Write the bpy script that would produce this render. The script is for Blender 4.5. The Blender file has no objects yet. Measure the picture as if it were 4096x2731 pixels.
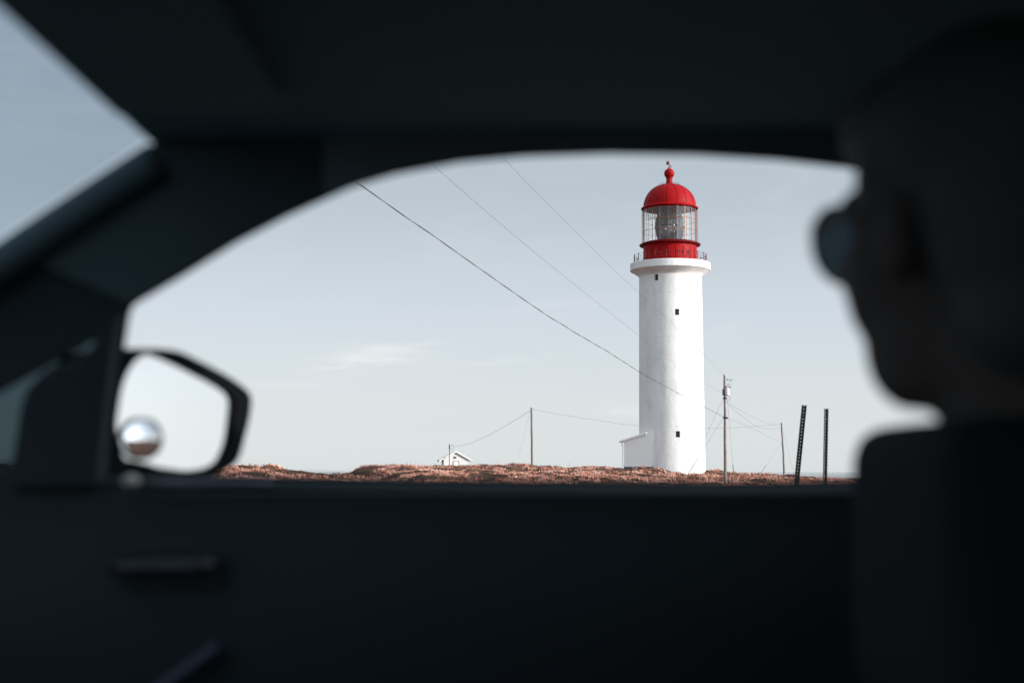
import bpy, bmesh, math, random
import numpy as np
from mathutils import Vector, Matrix, noise
random.seed(4); rng = np.random.default_rng(4)
R = math.radians; PI = math.pi
C = bpy.context.scene.collection
S = bpy.context.scene

# ---------------------------------------------------------------- camera
F = 5689.0; W2, H2 = 2048.0, 1365.5          # 50 mm lens on 36 mm, photograph 4096 px wide
PITCH = math.atan(520.5 / F)
cam = bpy.data.cameras.new("camera"); camo = bpy.data.objects.new("camera", cam); C.objects.link(camo)
camo.location = (0, 0, 0); camo.rotation_euler = (PI/2 + PITCH, 0, 0)
cam.sensor_width = 36; cam.lens = 50; cam.clip_start = 0.01; cam.clip_end = 200000
cam.dof.use_dof = True; cam.dof.focus_distance = 140; cam.dof.aperture_fstop = 3.2; cam.dof.aperture_blades = 9
S.camera = camo
S.view_settings.view_transform = 'Standard'; S.view_settings.look = 'None'
S.view_settings.exposure = 0.0; S.view_settings.gamma = 1
S.render.film_transparent = False
S.cycles.max_bounces = 10; S.cycles.transparent_max_bounces = 16

# ---------------------------------------------------------------- world and sun
SUN_AZ = R(-20); SUN_EL = R(15)            # azimuth measured from +X towards +Y
w = bpy.data.worlds.new("World"); S.world = w; w.use_nodes = True
nt = w.node_tree; nt.nodes.clear(); N = nt.nodes.new; L = nt.links.new
out = N('ShaderNodeOutputWorld'); bg = N('ShaderNodeBackground'); bg.inputs[1].default_value = 0.1
sky = N('ShaderNodeTexSky'); sky.sky_type = 'NISHITA'; sky.sun_disc = False
sky.sun_elevation = SUN_EL; sky.sun_rotation = PI/2 - SUN_AZ; sky.air_density = 1.0; sky.dust_density = 0.6; sky.ozone_density = 1.5
hs = N('ShaderNodeHueSaturation'); hs.inputs['Saturation'].default_value = 0.5; hs.inputs['Value'].default_value = 1.0
L(sky.outputs[0], hs.inputs['Color'])
tc = N('ShaderNodeTexCoord'); sep = N('ShaderNodeSeparateXYZ'); L(tc.outputs['Generated'], sep.inputs[0])
# thin high overcast veil, whitest near the horizon
ramp = N('ShaderNodeValToRGB'); L(sep.outputs['Z'], ramp.inputs[0])
el = ramp.color_ramp.elements
el[0].position = 0.0; el[0].color = (0.845, 0.90, 0.93, 1)
el[1].position = 0.30; el[1].color = (0.47, 0.57, 0.66, 1)
for p, c in ((0.05, (0.82, 0.88, 0.925)), (0.11, (0.745, 0.82, 0.915)), (0.19, (0.575, 0.66, 0.73)), (0.5, (.66, .76, .86)), (0.8, (.70, .80, .92))):
    e = el.new(p); e.color = (*c, 1)
vs = N('ShaderNodeVectorMath'); vs.operation = 'SCALE'; L(ramp.outputs[0], vs.inputs[0])
# forward scattering: the veil brightens towards the sun
dt = N('ShaderNodeVectorMath'); dt.operation = 'DOT_PRODUCT'; L(tc.outputs['Generated'], dt.inputs[0])
dt.inputs[1].default_value = (math.cos(SUN_EL)*math.cos(SUN_AZ), math.cos(SUN_EL)*math.sin(SUN_AZ), math.sin(SUN_EL))
mxm = N('ShaderNodeMath'); mxm.operation = 'MAXIMUM'; mxm.inputs[1].default_value = 0; L(dt.outputs['Value'], mxm.inputs[0])
pw = N('ShaderNodeMath'); pw.operation = 'POWER'; pw.inputs[1].default_value = 4.0; L(mxm.outputs[0], pw.inputs[0])
ma = N('ShaderNodeMath'); ma.operation = 'MULTIPLY_ADD'; ma.inputs[1].default_value = 55.0; ma.inputs[2].default_value = 10.0; L(pw.outputs[0], ma.inputs[0]); L(ma.outputs[0], vs.inputs['Scale'])
mixv = N('ShaderNodeMix'); mixv.data_type = 'RGBA'; mixv.inputs['Factor'].default_value = 0.72
L(hs.outputs[0], mixv.inputs['A']); L(vs.outputs[0], mixv.inputs['B'])
# wispy cirrus: noise on direction / elevation-stretched
div = N('ShaderNodeMapping'); div.inputs['Scale'].default_value = (5.0, 5.0, 26.0); div.inputs['Location'].default_value = (0.35, 0.2, 1.7)
L(tc.outputs['Generated'], div.inputs[0])
n1 = N('ShaderNodeTexNoise'); n1.inputs['Scale'].default_value = 1.3; n1.inputs['Detail'].default_value = 7; n1.inputs['Roughness'].default_value = 0.55; n1.inputs['Distortion'].default_value = 0.8
L(div.outputs[0], n1.inputs['Vector'])
cr = N('ShaderNodeMapRange'); cr.inputs['From Min'].default_value = 0.50; cr.inputs['From Max'].default_value = 0.80; cr.inputs['To Max'].default_value = 0.22
L(n1.outputs['Fac'], cr.inputs['Value'])
mc = N('ShaderNodeMix'); mc.data_type = 'RGBA'; mc.inputs['B'].default_value = (7.4, 7.7, 7.85, 1)
L(cr.outputs[0], mc.inputs['Factor']); L(mixv.outputs['Result'], mc.inputs['A'])
# a few small soft clouds low over the sea, each at its own bearing and height
rx = N('ShaderNodeMath'); rx.operation = 'DIVIDE'; L(sep.outputs['X'], rx.inputs[0]); L(sep.outputs['Y'], rx.inputs[1])
rz = N('ShaderNodeMath'); rz.operation = 'DIVIDE'; L(sep.outputs['Z'], rz.inputs[0]); L(sep.outputs['Y'], rz.inputs[1])
fr = N('ShaderNodeMath'); fr.operation = 'GREATER_THAN'; fr.inputs[1].default_value = 0; L(sep.outputs['Y'], fr.inputs[0])
cmap = N('ShaderNodeMapping'); cmap.inputs['Scale'].default_value = (15, 15, 95); L(tc.outputs['Generated'], cmap.inputs[0])
cn = N('ShaderNodeTexNoise'); cn.inputs['Scale'].default_value = 1.0; cn.inputs['Detail'].default_value = 6; cn.inputs['Distortion'].default_value = 1.2; L(cmap.outputs[0], cn.inputs['Vector'])
tot = None
for (u0, v0, su_, sv_, am, sh_) in ((-.101, .0800, .034, .0085, 1.6, .10), (-.062, .0905, .012, .0022, .7, 0), (-.01, .0775, .045, .0030, .35, .1), (-.16, .0600, .035, .0028, .5, 0), (.078, .0430, .016, .0055, .9, 0), (.143, .0990, .018, .0028, .55, .25), (.02, .116, .06, .004, .25, .1)):
    a_ = N('ShaderNodeMath'); a_.operation = 'SUBTRACT'; a_.inputs[1].default_value = u0; L(rx.outputs[0], a_.inputs[0])
    b_ = N('ShaderNodeMath'); b_.operation = 'SUBTRACT'; b_.inputs[1].default_value = v0; L(rz.outputs[0], b_.inputs[0])
    c_ = N('ShaderNodeMath'); c_.operation = 'MULTIPLY_ADD'; c_.inputs[1].default_value = -sh_; L(a_.outputs[0], c_.inputs[0]); L(b_.outputs[0], c_.inputs[2])
    p1_ = N('ShaderNodeMath'); p1_.operation = 'DIVIDE'; p1_.inputs[1].default_value = su_; L(a_.outputs[0], p1_.inputs[0])
    p2_ = N('ShaderNodeMath'); p2_.operation = 'DIVIDE'; p2_.inputs[1].default_value = sv_; L(c_.outputs[0], p2_.inputs[0])
    s1_ = N('ShaderNodeMath'); s1_.operation = 'MULTIPLY'; L(p1_.outputs[0], s1_.inputs[0]); L(p1_.outputs[0], s1_.inputs[1])
    s2_ = N('ShaderNodeMath'); s2_.operation = 'MULTIPLY_ADD'; L(p2_.outputs[0], s2_.inputs[0]); L(p2_.outputs[0], s2_.inputs[1]); L(s1_.outputs[0], s2_.inputs[2])
    e1_ = N('ShaderNodeMath'); e1_.operation = 'MULTIPLY'; e1_.inputs[1].default_value = -1; L(s2_.outputs[0], e1_.inputs[0])
    ex_ = N('ShaderNodeMath'); ex_.operation = 'EXPONENT'; L(e1_.outputs[0], ex_.inputs[0])
    am_ = N('ShaderNodeMath'); am_.operation = 'MULTIPLY'; am_.inputs[1].default_value = am; L(ex_.outputs[0], am_.inputs[0])
    if tot is None: tot = am_
    else:
        ad_ = N('ShaderNodeMath'); ad_.operation = 'ADD'; L(tot.outputs[0], ad_.inputs[0]); L(am_.outputs[0], ad_.inputs[1]); tot = ad_
nr = N('ShaderNodeMapRange'); nr.inputs['From Min'].default_value = .38; nr.inputs['From Max'].default_value = .66; L(cn.outputs['Fac'], nr.inputs['Value'])
k1 = N('ShaderNodeMath'); k1.operation = 'MULTIPLY'; L(tot.outputs[0], k1.inputs[0]); L(nr.outputs[0], k1.inputs[1])
k2 = N('ShaderNodeMath'); k2.operation = 'MULTIPLY'; k2.use_clamp = True; L(k1.outputs[0], k2.inputs[0]); L(fr.outputs[0], k2.inputs[1])
k3 = N('ShaderNodeMath'); k3.operation = 'MULTIPLY'; k3.inputs[1].default_value = .75; L(k2.outputs[0], k3.inputs[0])
mc2 = N('ShaderNodeMix'); mc2.data_type = 'RGBA'; mc2.inputs['B'].default_value = (8.3, 8.6, 8.7, 1); L(k3.outputs[0], mc2.inputs['Factor']); L(mc.outputs['Result'], mc2.inputs['A'])
L(mc2.outputs['Result'], bg.inputs[0]); L(bg.outputs[0], out.inputs[0])

sl = bpy.data.lights.new("sun", 'SUN'); sl.energy = 5.0; sl.angle = R(0.5); sl.color = (1.0, 0.87, 0.76)
so = bpy.data.objects.new("sun", sl); C.objects.link(so)
sd = Vector((math.cos(SUN_EL)*math.cos(SUN_AZ), math.cos(SUN_EL)*math.sin(SUN_AZ), math.sin(SUN_EL)))
so.rotation_euler = sd.to_track_quat('Z', 'Y').to_euler()

# ---------------------------------------------------------------- helpers
cp, sp = math.cos(PITCH), math.sin(PITCH)
def ray(px, py):
    dx, dy = (px - W2)/F, (H2 - py)/F
    return Vector((dx, cp - dy*sp, sp + dy*cp))
def P(px, py, Y):
    r = ray(px, py); return r * (Y / r.y)
def Pp(px, py, pt, n):
    r = ray(px, py); return r * (pt.dot(n) / r.dot(n))

def mat(name, col, rough=0.6, metal=0.0, var=0.0, vscale=5.0, bump=0.0, bscale=30.0, spec=0.5, **kw):
    m = bpy.data.materials.new(name); m.use_nodes = True
    t = m.node_tree; b = t.nodes['Principled BSDF']
    b.inputs['Base Color'].default_value = (*col, 1); b.inputs['Roughness'].default_value = rough
    b.inputs['Metallic'].default_value = metal; b.inputs['Specular IOR Level'].default_value = spec
    for k, v in kw.items(): b.inputs[k.replace('_', ' ')].default_value = v
    co = t.nodes.new('ShaderNodeTexCoord')
    if var:
        n = t.nodes.new('ShaderNodeTexNoise'); n.inputs['Scale'].default_value = vscale; n.inputs['Detail'].default_value = 6
        t.links.new(co.outputs['Object'], n.inputs['Vector'])
        mr = t.nodes.new('ShaderNodeMapRange'); mr.inputs['From Min'].default_value = .3; mr.inputs['From Max'].default_value = .7
        mr.inputs['To Min'].default_value = 1-var; mr.inputs['To Max'].default_value = 1+var
        t.links.new(n.outputs['Fac'], mr.inputs['Value'])
        v = t.nodes.new('ShaderNodeVectorMath'); v.operation = 'SCALE'; v.inputs[0].default_value = col
        t.links.new(mr.outputs[0], v.inputs['Scale']); t.links.new(v.outputs[0], b.inputs['Base Color'])
    if bump:
        n = t.nodes.new('ShaderNodeTexNoise'); n.inputs['Scale'].default_value = bscale; n.inputs['Detail'].default_value = 5
        t.links.new(co.outputs['Object'], n.inputs['Vector'])
        bp = t.nodes.new('ShaderNodeBump'); bp.inputs['Strength'].default_value = bump; bp.inputs['Distance'].default_value = .02
        t.links.new(n.outputs['Fac'], bp.inputs['Height']); t.links.new(bp.outputs[0], b.inputs['Normal'])
    return m

def link(name, me, m, parent=None, smooth=None):
    o = bpy.data.objects.new(name, me); C.objects.link(o)
    if m is not None: me.materials.append(m)
    if parent is not None: o.parent = parent; o.matrix_parent_inverse = Matrix.Translation(-Vector(parent.location)) if parent.parent is None else Matrix.Identity(4)
    if smooth is not None:
        me.shade_smooth()
        if smooth < 3: me.set_sharp_from_angle(angle=smooth)
    return o
def bm_obj(name, bm, m, parent=None, smooth=None):
    me = bpy.data.meshes.new(name); bm.normal_update(); bm.to_mesh(me); bm.free()
    return link(name, me, m, parent, smooth)
def tag(o, label=None, cat=None, group=None, kind=None):
    if label: o['label'] = label
    if cat: o['category'] = cat
    if group: o['group'] = group
    if kind: o['kind'] = kind
    return o
def thing(name, loc, label, cat, group=None):
    o = bpy.data.objects.new(name, None); C.objects.link(o); o.location = loc; o.empty_display_size = .2
    return tag(o, label, cat, group)
# all geometry is written in world coordinates; top-level parents sit unrotated at their base.
# (sub-parts hang from parts whose own origin is the world origin, so no inverse is needed there)

def lathe(bm, prof, seg=64, c=(0, 0, 0), a0=0):
    rings = []
    for r, z in prof:
        rings.append([bm.verts.new((c[0]+r*math.cos(a0+2*PI*i/seg), c[1]+r*math.sin(a0+2*PI*i/seg), c[2]+z)) for i in range(seg)])
    for a, b in zip(rings, rings[1:]):
        for i in range(seg):
            bm.faces.new((a[i], a[(i+1) % seg], b[(i+1) % seg], b[i]))
    return rings
def cap(bm, ring, flip=False):
    bm.faces.new(ring[::-1] if flip else ring)
def tube(bm, pts, r, seg=6, r1=None, closed=False):
    pts = [Vector(p) for p in pts]; n = len(pts); rings = []
    up = Vector((0, 0, 1))
    for i, p in enumerate(pts):
        a = pts[(i-1) % n] if (i > 0 or closed) else pts[i]; b = pts[(i+1) % n] if (i < n-1 or closed) else pts[i]
        d = (b-a).normalized()
        u = d.cross(up) if abs(d.z) < .98 else d.cross(Vector((0, 1, 0)))
        u.normalize(); v = d.cross(u)
        rr = r if r1 is None else r + (r1-r)*i/(n-1)
        rings.append([bm.verts.new(p + u*rr*math.cos(2*PI*k/seg) + v*rr*math.sin(2*PI*k/seg)) for k in range(seg)])
    rs = list(zip(rings, rings[1:])) + ([(rings[-1], rings[0])] if closed else [])
    for a, b in rs:
        for k in range(seg): bm.faces.new((a[k], b[k], b[(k+1) % seg], a[(k+1) % seg]))
    if not closed:
        bm.faces.new(rings[0]); bm.faces.new(rings[-1][::-1])
def box(bm, c, s, M=None, bevel=0):
    r = bmesh.ops.create_cube(bm, size=1)
    vs_ = r['verts']
    for v in vs_: v.co = Vector((v.co.x*s[0], v.co.y*s[1], v.co.z*s[2]))
    if bevel:
        es = list({e for v in vs_ for e in v.link_edges})
        rb = bmesh.ops.bevel(bm, geom=es, offset=bevel, segments=2, affect='EDGES', profile=.6)
        vs_ = list({v for f in rb['faces'] for v in f.verts} | {v for v in vs_ if v.is_valid})
        # include the whole island
        st = list(vs_); seen = set(st)
        while st:
            v = st.pop()
            for e in v.link_edges:
                o = e.other_vert(v)
                if o not in seen: seen.add(o); st.append(o)
        vs_ = list(seen)
    for v in vs_:
        v.co = (M @ v.co if M is not None else v.co) + Vector(c)
def ell(bm, c, r, M=None, sub=3):
    rr = bmesh.ops.create_icosphere(bm, subdivisions=sub, radius=1)
    for v in rr['verts']:
        q = Vector((v.co.x*r[0], v.co.y*r[1], v.co.z*r[2])); v.co = (M @ q if M is not None else q) + Vector(c)
def rotz(a): return Matrix.Rotation(a, 3, 'Z')

def catmull(pts, n=6, closed=False):
    out = []; m = len(pts)
    for i in range(m if closed else m-1):
        g = lambda k: Vector(pts[k % m]) if closed else Vector(pts[max(0, min(m-1, k))])
        p0, p1, p2, p3 = g(i-1), g(i), g(i+1), g(i+2)
        for k in range(n):
            t = k/n
            out.append(.5*((2*p1) + (p2-p0)*t + (2*p0-5*p1+4*p2-p3)*t*t + (3*p1-p0-3*p2+p3)*t**3))
    if not closed: out.append(Vector(pts[-1]))
    return out
def plate(name, outer, holes, origin, u, v, thick, m, parent, bevel=0.0, off=0.0):
    """solid plate in the plane (origin,u,v); outlines are world points in that plane; +w side is u x v"""
    origin = Vector(origin); u = Vector(u).normalized(); v = Vector(v).normalized(); wv = u.cross(v)
    cu = bpy.data.curves.new(name, 'CURVE'); cu.dimensions = '2D'; cu.fill_mode = 'BOTH'
    cu.extrude = thick/2 - bevel; cu.bevel_depth = bevel; cu.bevel_resolution = 2; cu.offset = -bevel
    for poly in [outer] + holes:
        s = cu.splines.new('POLY'); s.points.add(len(poly)-1)
        for k, p in enumerate(poly):
            d = Vector(p) - origin; s.points[k].co = (d.dot(u), d.dot(v), 0, 1)
        s.use_cyclic_u = True
    o = bpy.data.objects.new(name+'_tmp', cu); C.objects.link(o)
    dg = bpy.context.evaluated_depsgraph_get(); dg.update()
    me = bpy.data.meshes.new_from_object(o.evaluated_get(dg)); me.name = name
    bpy.data.objects.remove(o); bpy.data.curves.remove(cu)
    T = Matrix(((u.x, v.x, wv.x, 0), (u.y, v.y, wv.y, 0), (u.z, v.z, wv.z, 0), (0, 0, 0, 1)))
    me.transform(Matrix.Translation(origin + wv*(off)) @ T)
    me.materials.clear()
    return link(name, me, m, parent, R(35))
def remeshed(name, bm, m, parent, voxel, smooth_it=8, fac=.5):
    me = bpy.data.meshes.new(name); bm.to_mesh(me); bm.free()
    o = bpy.data.objects.new(name+'_tmp', me); C.objects.link(o)
    md = o.modifiers.new('r', 'REMESH'); md.mode = 'VOXEL'; md.voxel_size = voxel
    ms = o.modifiers.new('s', 'SMOOTH'); ms.iterations = smooth_it; ms.factor = fac
    dg = bpy.context.evaluated_depsgraph_get(); dg.update()
    m2 = bpy.data.meshes.new_from_object(o.evaluated_get(dg)); m2.name = name
    bpy.data.objects.remove(o)
    m2.materials.clear()
    return link(name, m2, m, parent, 3.1)
def capsule(bm, a, b, ra, rb, n=None):
    a, b = Vector(a), Vector(b); d = (b-a).length; n = n or max(3, int(d/min(ra, rb)*2.2))
    for i in range(n+1):
        t = i/n; r = ra+(rb-ra)*t; ell(bm, a.lerp(b, t), (r, r, r), sub=2)

# ---------------------------------------------------------------- ground
def interp(x, xs, ys): return np.interp(x, xs, ys)
def slope(y): return np.tan(np.arctan((H2 - np.asarray(y, float))/F) + PITCH)
MX = [-2500, 700, 1340, 1395, 1412, 1428, 1450, 1490, 1550, 1750, 2000, 2120, 2300, 2450, 2560, 2700, 2790, 2840, 2900, 3000, 3130, 3250, 3400, 3600, 6000]
MY = [1925, 1918, 1908, 1896, 1885, 1875, 1866, 1859, 1861, 1862, 1866, 1864, 1869, 1874, 1877, 1885, 1888, 1886, 1889, 1897, 1905, 1914, 1922, 1935, 1990]
LX = [-2500, 300, 700, 930, 1060, 1130, 1180, 1260, 1330, 1400, 1450, 1530, 1700, 6000]
LY = [1850, 1860, 1864, 1866, 1868, 1872, 1880, 1891, 1900, 1909, 1917, 1929, 1950, 2000]
def sstep(a, b, x):
    t = np.clip((x-a)/(b-a), 0, 1); return t*t*(3-2*t)
_ph = rng.uniform(0, 6.28, (14, 2))
def lump(X, Y):
    s = 0
    for k, (f, a) in enumerate(((.11, .08), (.19, .07), (.34, .06), (.6, .05), (.95, .045), (1.5, .04), (2.3, .03))):
        c, d = math.cos(k*1.9+.4), math.sin(k*1.9+.4)
        s = s + a*np.sin(f*6.28/3*(X*c+Y*d)+_ph[k, 0]+1.3*np.sin(f*2.1*(X*d-Y*c)+_ph[k, 1]))*1.2
    return s
_lat = rng.random((512, 512))
def vnoise(X, Y):
    i = np.floor(X).astype(int); j = np.floor(Y).astype(int); u = X-i; v = Y-j; u = u*u*(3-2*u); v = v*v*(3-2*v)
    g = lambda a, b: _lat[a % 512, b % 512]
    return (g(i, j)*(1-u)+g(i+1, j)*u)*(1-v) + (g(i, j+1)*(1-u)+g(i+1, j+1)*u)*v
def tuss(X, Y):
    n = vnoise(X/1.5, Y/2.1)*.6 + vnoise(X/.7+31, Y/.9)*.4
    m = vnoise(X/6+7, Y/9+3)
    return .62*np.clip(n-.34, 0, 1)*(.4+1.2*m) + .10*(vnoise(X/4, Y/5)-.5)
def ground_z(X, Y):
    X = np.asarray(X, float); Y = np.asarray(Y, float)
    Yc = np.maximum(Y, 60.0)
    x = W2 + F*X/(Yc*cp)
    xe = x - (160-np.clip(Y, 90, 160))*6*np.clip((2300-x)/600, 0, 1)*(x > 1250)
    zm = slope(interp(xe, MX, MY))*160
    zl = slope(interp(x, LX, LY))*112
    base = -1.28 + 0*X
    main = base + (zm-base)*sstep(92, 160, Y) - 0.9*sstep(165, 300, Y)
    left = base + (zl-base)*sstep(82, 112, Y)*(1-sstep(114, 124, Y))
    z = np.maximum(main, left)
    on = np.maximum(sstep(84, 100, Y)*(1-sstep(170, 200, Y)), 0)
    z = z + lump(X, Y)*(.12 + .75*on) + on*tuss(X, Y) - 0.27*on
    cliff = sstep(300, 345, Y + 25*np.sin(X*.013) + 9*np.sin(X*.05))
    z = z*(1-cliff) + cliff*(-34)
    return z
def axis(segs):
    v = []
    for a, b, n in segs: v += list(np.linspace(a, b, n, endpoint=False))
    return np.array(v + [segs[-1][1]])
gx = axis([(-900, -120, 30), (-120, -62, 40), (-62, 62, 330), (62, 120, 40), (120, 900, 30)])
gy = axis([(-600, -20, 20), (-20, 80, 60), (80, 170, 260), (170, 300, 60), (300, 420, 50)])
GX, GY = np.meshgrid(gx, gy); GZ = ground_z(GX, GY)
co = np.stack([GX, GY, GZ], -1).reshape(-1, 3)
ny, nx = GX.shape; idx = np.arange(ny*nx).reshape(ny, nx)
fc = np.stack([idx[:-1, :-1], idx[:-1, 1:], idx[1:, 1:], idx[1:, :-1]], -1).reshape(-1, 4)
me = bpy.data.meshes.new("ground"); me.from_pydata(co.tolist(), [], fc.tolist())
gm = bpy.data.materials.new("ground_turf"); gm.use_nodes = True
t = gm.node_tree; b = t.nodes['Principled BSDF']; b.inputs['Roughness'].default_value = .95; b.inputs['Specular IOR Level'].default_value = .1
g_geo = t.nodes.new('ShaderNodeNewGeometry')
n_ = t.nodes.new('ShaderNodeTexNoise'); n_.inputs['Scale'].default_value = .9; n_.inputs['Detail'].default_value = 9; n_.inputs['Roughness'].default_value = .7
t.links.new(g_geo.outputs['Position'], n_.inputs['Vector'])
rp = t.nodes.new('ShaderNodeValToRGB'); rp.color_ramp.elements[0].position = .38; rp.color_ramp.elements[0].color = (.03, .018, .013, 1)
rp.color_ramp.elements[1].position = .62; rp.color_ramp.elements[1].color = (.14, .08, .058, 1)
t.links.new(n_.outputs['Fac'], rp.inputs[0]); t.links.new(rp.outputs[0], b.inputs['Base Color'])
bp = t.nodes.new('ShaderNodeBump'); bp.inputs['Strength'].default_value = .9; bp.inputs['Distance'].default_value = .15
n2 = t.nodes.new('ShaderNodeTexNoise'); n2.inputs['Scale'].default_value = 4; n2.inputs['Detail'].default_value = 6
t.links.new(g_geo.outputs['Position'], n2.inputs['Vector']); t.links.new(n2.outputs['Fac'], bp.inputs['Height']); t.links.new(bp.outputs[0], b.inputs['Normal'])
g = link("ground", me, gm, None, 3.1); g['kind'] = 'structure'
g['label'] = 'low headland ground of dry reddish turf running to the cliff edge'

# sea
bm = bmesh.new()
vv = [bm.verts.new(p) for p in ((-90000, 150, -30), (90000, 150, -30), (90000, 120000, -30), (-90000, 120000, -30))]
bm.faces.new(vv)
sea = bm_obj("sea", bm, mat("sea_water", (.10, .14, .16), .12), None); sea['kind'] = 'structure'
sea['label'] = 'calm grey sea beyond the headland'

# dry grass
def grass():
    V = []; Fc = []; col = []
    def clump(x, y, z, h, nb, lean):
        tint = float(np.clip(.5+.9*noise.noise(Vector((x*.35, y*.25, 5)))+rng.normal(0, .22), 0, 1))
        for _ in range(nb):
            a = rng.uniform(0, 2*PI); hh = h*rng.uniform(.55, 1.15); wd = rng.uniform(.018, .04)
            bx, by = x+rng.normal(0, .13), y+rng.normal(0, .13)
            tx, ty = bx + lean*hh*rng.uniform(.2, 1) + rng.normal(0, .09), by + rng.normal(0, .10)
            mx, my = bx*.6+tx*.4, by*.6+ty*.4
            ux, uy = math.cos(a)*wd, math.sin(a)*wd
            k = len(V)
            V.extend([(bx-ux, by-uy, z-.05), (bx+ux, by+uy, z-.05), (mx+ux*.8, my+uy*.8, z+hh*.6), (mx-ux*.8, my-uy*.8, z+hh*.6), (tx, ty, z+hh)])
            Fc.append((k, k+1, k+2, k+3)); Fc.append((k+3, k+2, k+4)); c = tint*.7+rng.uniform(0, .3); col.append(c); col.append(c)
    n = 30000
    Y = 88 + (168-88)*rng.random(n)**.9; tt = rng.uniform(-.23, .30, n); X = tt*Y
    Z = ground_z(X, Y)
    vis = np.array([noise.noise(Vector((x*.22, y*.16, 0))) for x, y in zip(X, Y)])
    for x, y, z, q in zip(X, Y, Z, vis):
        if (x-tower_x)**2 + (y-tower_y)**2 < 4.0**2: continue
        if q < -.12: continue
        clump(x, y, z, .10 + .16*max(0, q+.2) + .09*rng.random()**2, 6, -.7)
    # a few taller dead stalks on the crest
    for _ in range(70):
        x = rng.uniform(-30, 8); y = rng.uniform(140, 158)
        if x < -19: y = rng.uniform(106, 112)
        z = float(ground_z(x, y)); k = len(V); hh = rng.uniform(.35, .75); lx = rng.normal(0, .06)
        V.extend([(x-.008, y, z), (x+.008, y, z), (x+lx+.006, y, z+hh), (x+lx-.006, y, z+hh)]); Fc.append((k, k+1, k+2, k+3)); col.append(.1)
    me = bpy.data.meshes.new("dry_grass"); me.from_pydata(V, [], Fc)
    at = me.attributes.new('tint', 'FLOAT', 'FACE'); at.data.foreach_set('value', col)
    m = bpy.data.materials.new("dry_grass"); m.use_nodes = True; t = m.node_tree; b = t.nodes['Principled BSDF']
    a = t.nodes.new('ShaderNodeAttribute'); a.attribute_name = 'tint'
    r = t.nodes.new('ShaderNodeValToRGB'); r.color_ramp.elements[0].color = (.06, .035, .028, 1); r.color_ramp.elements[1].color = (.85, .56, .48, 1)
    e = r.color_ramp.elements.new(.45); e.color = (.56, .26, .175, 1)
    t.links.new(a.outputs['Fac'], r.inputs[0]); t.links.new(r.outputs[0], b.inputs['Base Color'])
    b.inputs['Roughness'].default_value = .8; b.inputs['Specular IOR Level'].default_value = .15
    o = link("dry_grass", me, m); tag(o, 'wind-bent dry reddish grass covering the bank below the lighthouse', 'grass', kind='stuff')
tower_p = P(2689, 1886, 152.0); tower_x, tower_y = tower_p.x, 152.0
grass()

# ---------------------------------------------------------------- lighthouse
def tower_material():
    m = bpy.data.materials.new("white_painted_concrete"); m.use_nodes = True; t = m.node_tree; b = t.nodes['Principled BSDF']
    b.inputs['Roughness'].default_value = .75; b.inputs['Specular IOR Level'].default_value = .2
    g = t.nodes.new('ShaderNodeNewGeometry')
    mp = t.nodes.new('ShaderNodeMapping'); mp.inputs['Scale'].default_value = (1, 1, .35); t.links.new(g.outputs['Position'], mp.inputs[0])
    n = t.nodes.new('ShaderNodeTexNoise'); n.inputs['Scale'].default_value = .9; n.inputs['Detail'].default_value = 9; n.inputs['Roughness'].default_value = .65
    t.links.new(mp.outputs[0], n.inputs['Vector'])
    r = t.nodes.new('ShaderNodeValToRGB'); r.color_ramp.elements[0].position = .30; r.color_ramp.elements[0].color = (.72, .73, .73, 1)
    r.color_ramp.elements[1].position = .55; r.color_ramp.elements[1].color = (.86, .86, .85, 1)
    t.links.new(n.outputs['Fac'], r.inputs[0])
    # small rusty / sooty specks
    n3 = t.nodes.new('ShaderNodeTexNoise'); n3.inputs['Scale'].default_value = 3.2; n3.inputs['Detail'].default_value = 4; t.links.new(mp.outputs[0], n3.inputs['Vector'])
    mr = t.nodes.new('ShaderNodeMapRange'); mr.inputs['From Min'].default_value = .70; mr.inputs['From Max'].default_value = .80; mr.inputs['To Max'].default_value = .6
    t.links.new(n3.outputs['Fac'], mr.inputs['Value'])
    mx = t.nodes.new('ShaderNodeMix'); mx.data_type = 'RGBA'; mx.inputs['B'].default_value = (.32, .25, .20, 1)
    t.links.new(mr.outputs[0], mx.inputs['Factor']); t.links.new(r.outputs[0], mx.inputs['A'])
    # horizontal pour joints
    sx = t.nodes.new('ShaderNodeSeparateXYZ'); t.links.new(g.outputs['Position'], sx.inputs[0])
    md = t.nodes.new('ShaderNodeMath'); md.operation = 'WRAP'; md.inputs[1].default_value = 0; md.inputs[2].default_value = 2.35; t.links.new(sx.outputs['Z'], md.inputs[0])
    lt = t.nodes.new('ShaderNodeMath'); lt.operation = 'LESS_THAN'; lt.inputs[1].default_value = .05; t.links.new(md.outputs[0], lt.inputs[0])
    lm = t.nodes.new('ShaderNodeMath'); lm.operation = 'MULTIPLY'; lm.inputs[1].default_value = .22; t.links.new(lt.outputs[0], lm.inputs[0])
    m2 = t.nodes.new('ShaderNodeMix'); m2.data_type = 'RGBA'; m2.inputs['B'].default_value = (.45, .46, .46, 1)
    t.links.new(lm.outputs[0], m2.inputs['Factor']); t.links.new(mx.outputs['Result'], m2.inputs['A']); t.links.new(m2.outputs['Result'], b.inputs['Base Color'])
    bp = t.nodes.new('ShaderNodeBump'); bp.inputs['Strength'].default_value = .5; bp.inputs['Distance'].default_value = .05
    n4 = t.nodes.new('ShaderNodeTexNoise'); n4.inputs['Scale'].default_value = 2.2; n4.inputs['Detail'].default_value = 7; t.links.new(g.outputs['Position'], n4.inputs['Vector'])
    t.links.new(n4.outputs['Fac'], bp.inputs['Height']); t.links.new(bp.outputs[0], b.inputs['Normal'])
    return m
M_white = tower_material()
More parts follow.
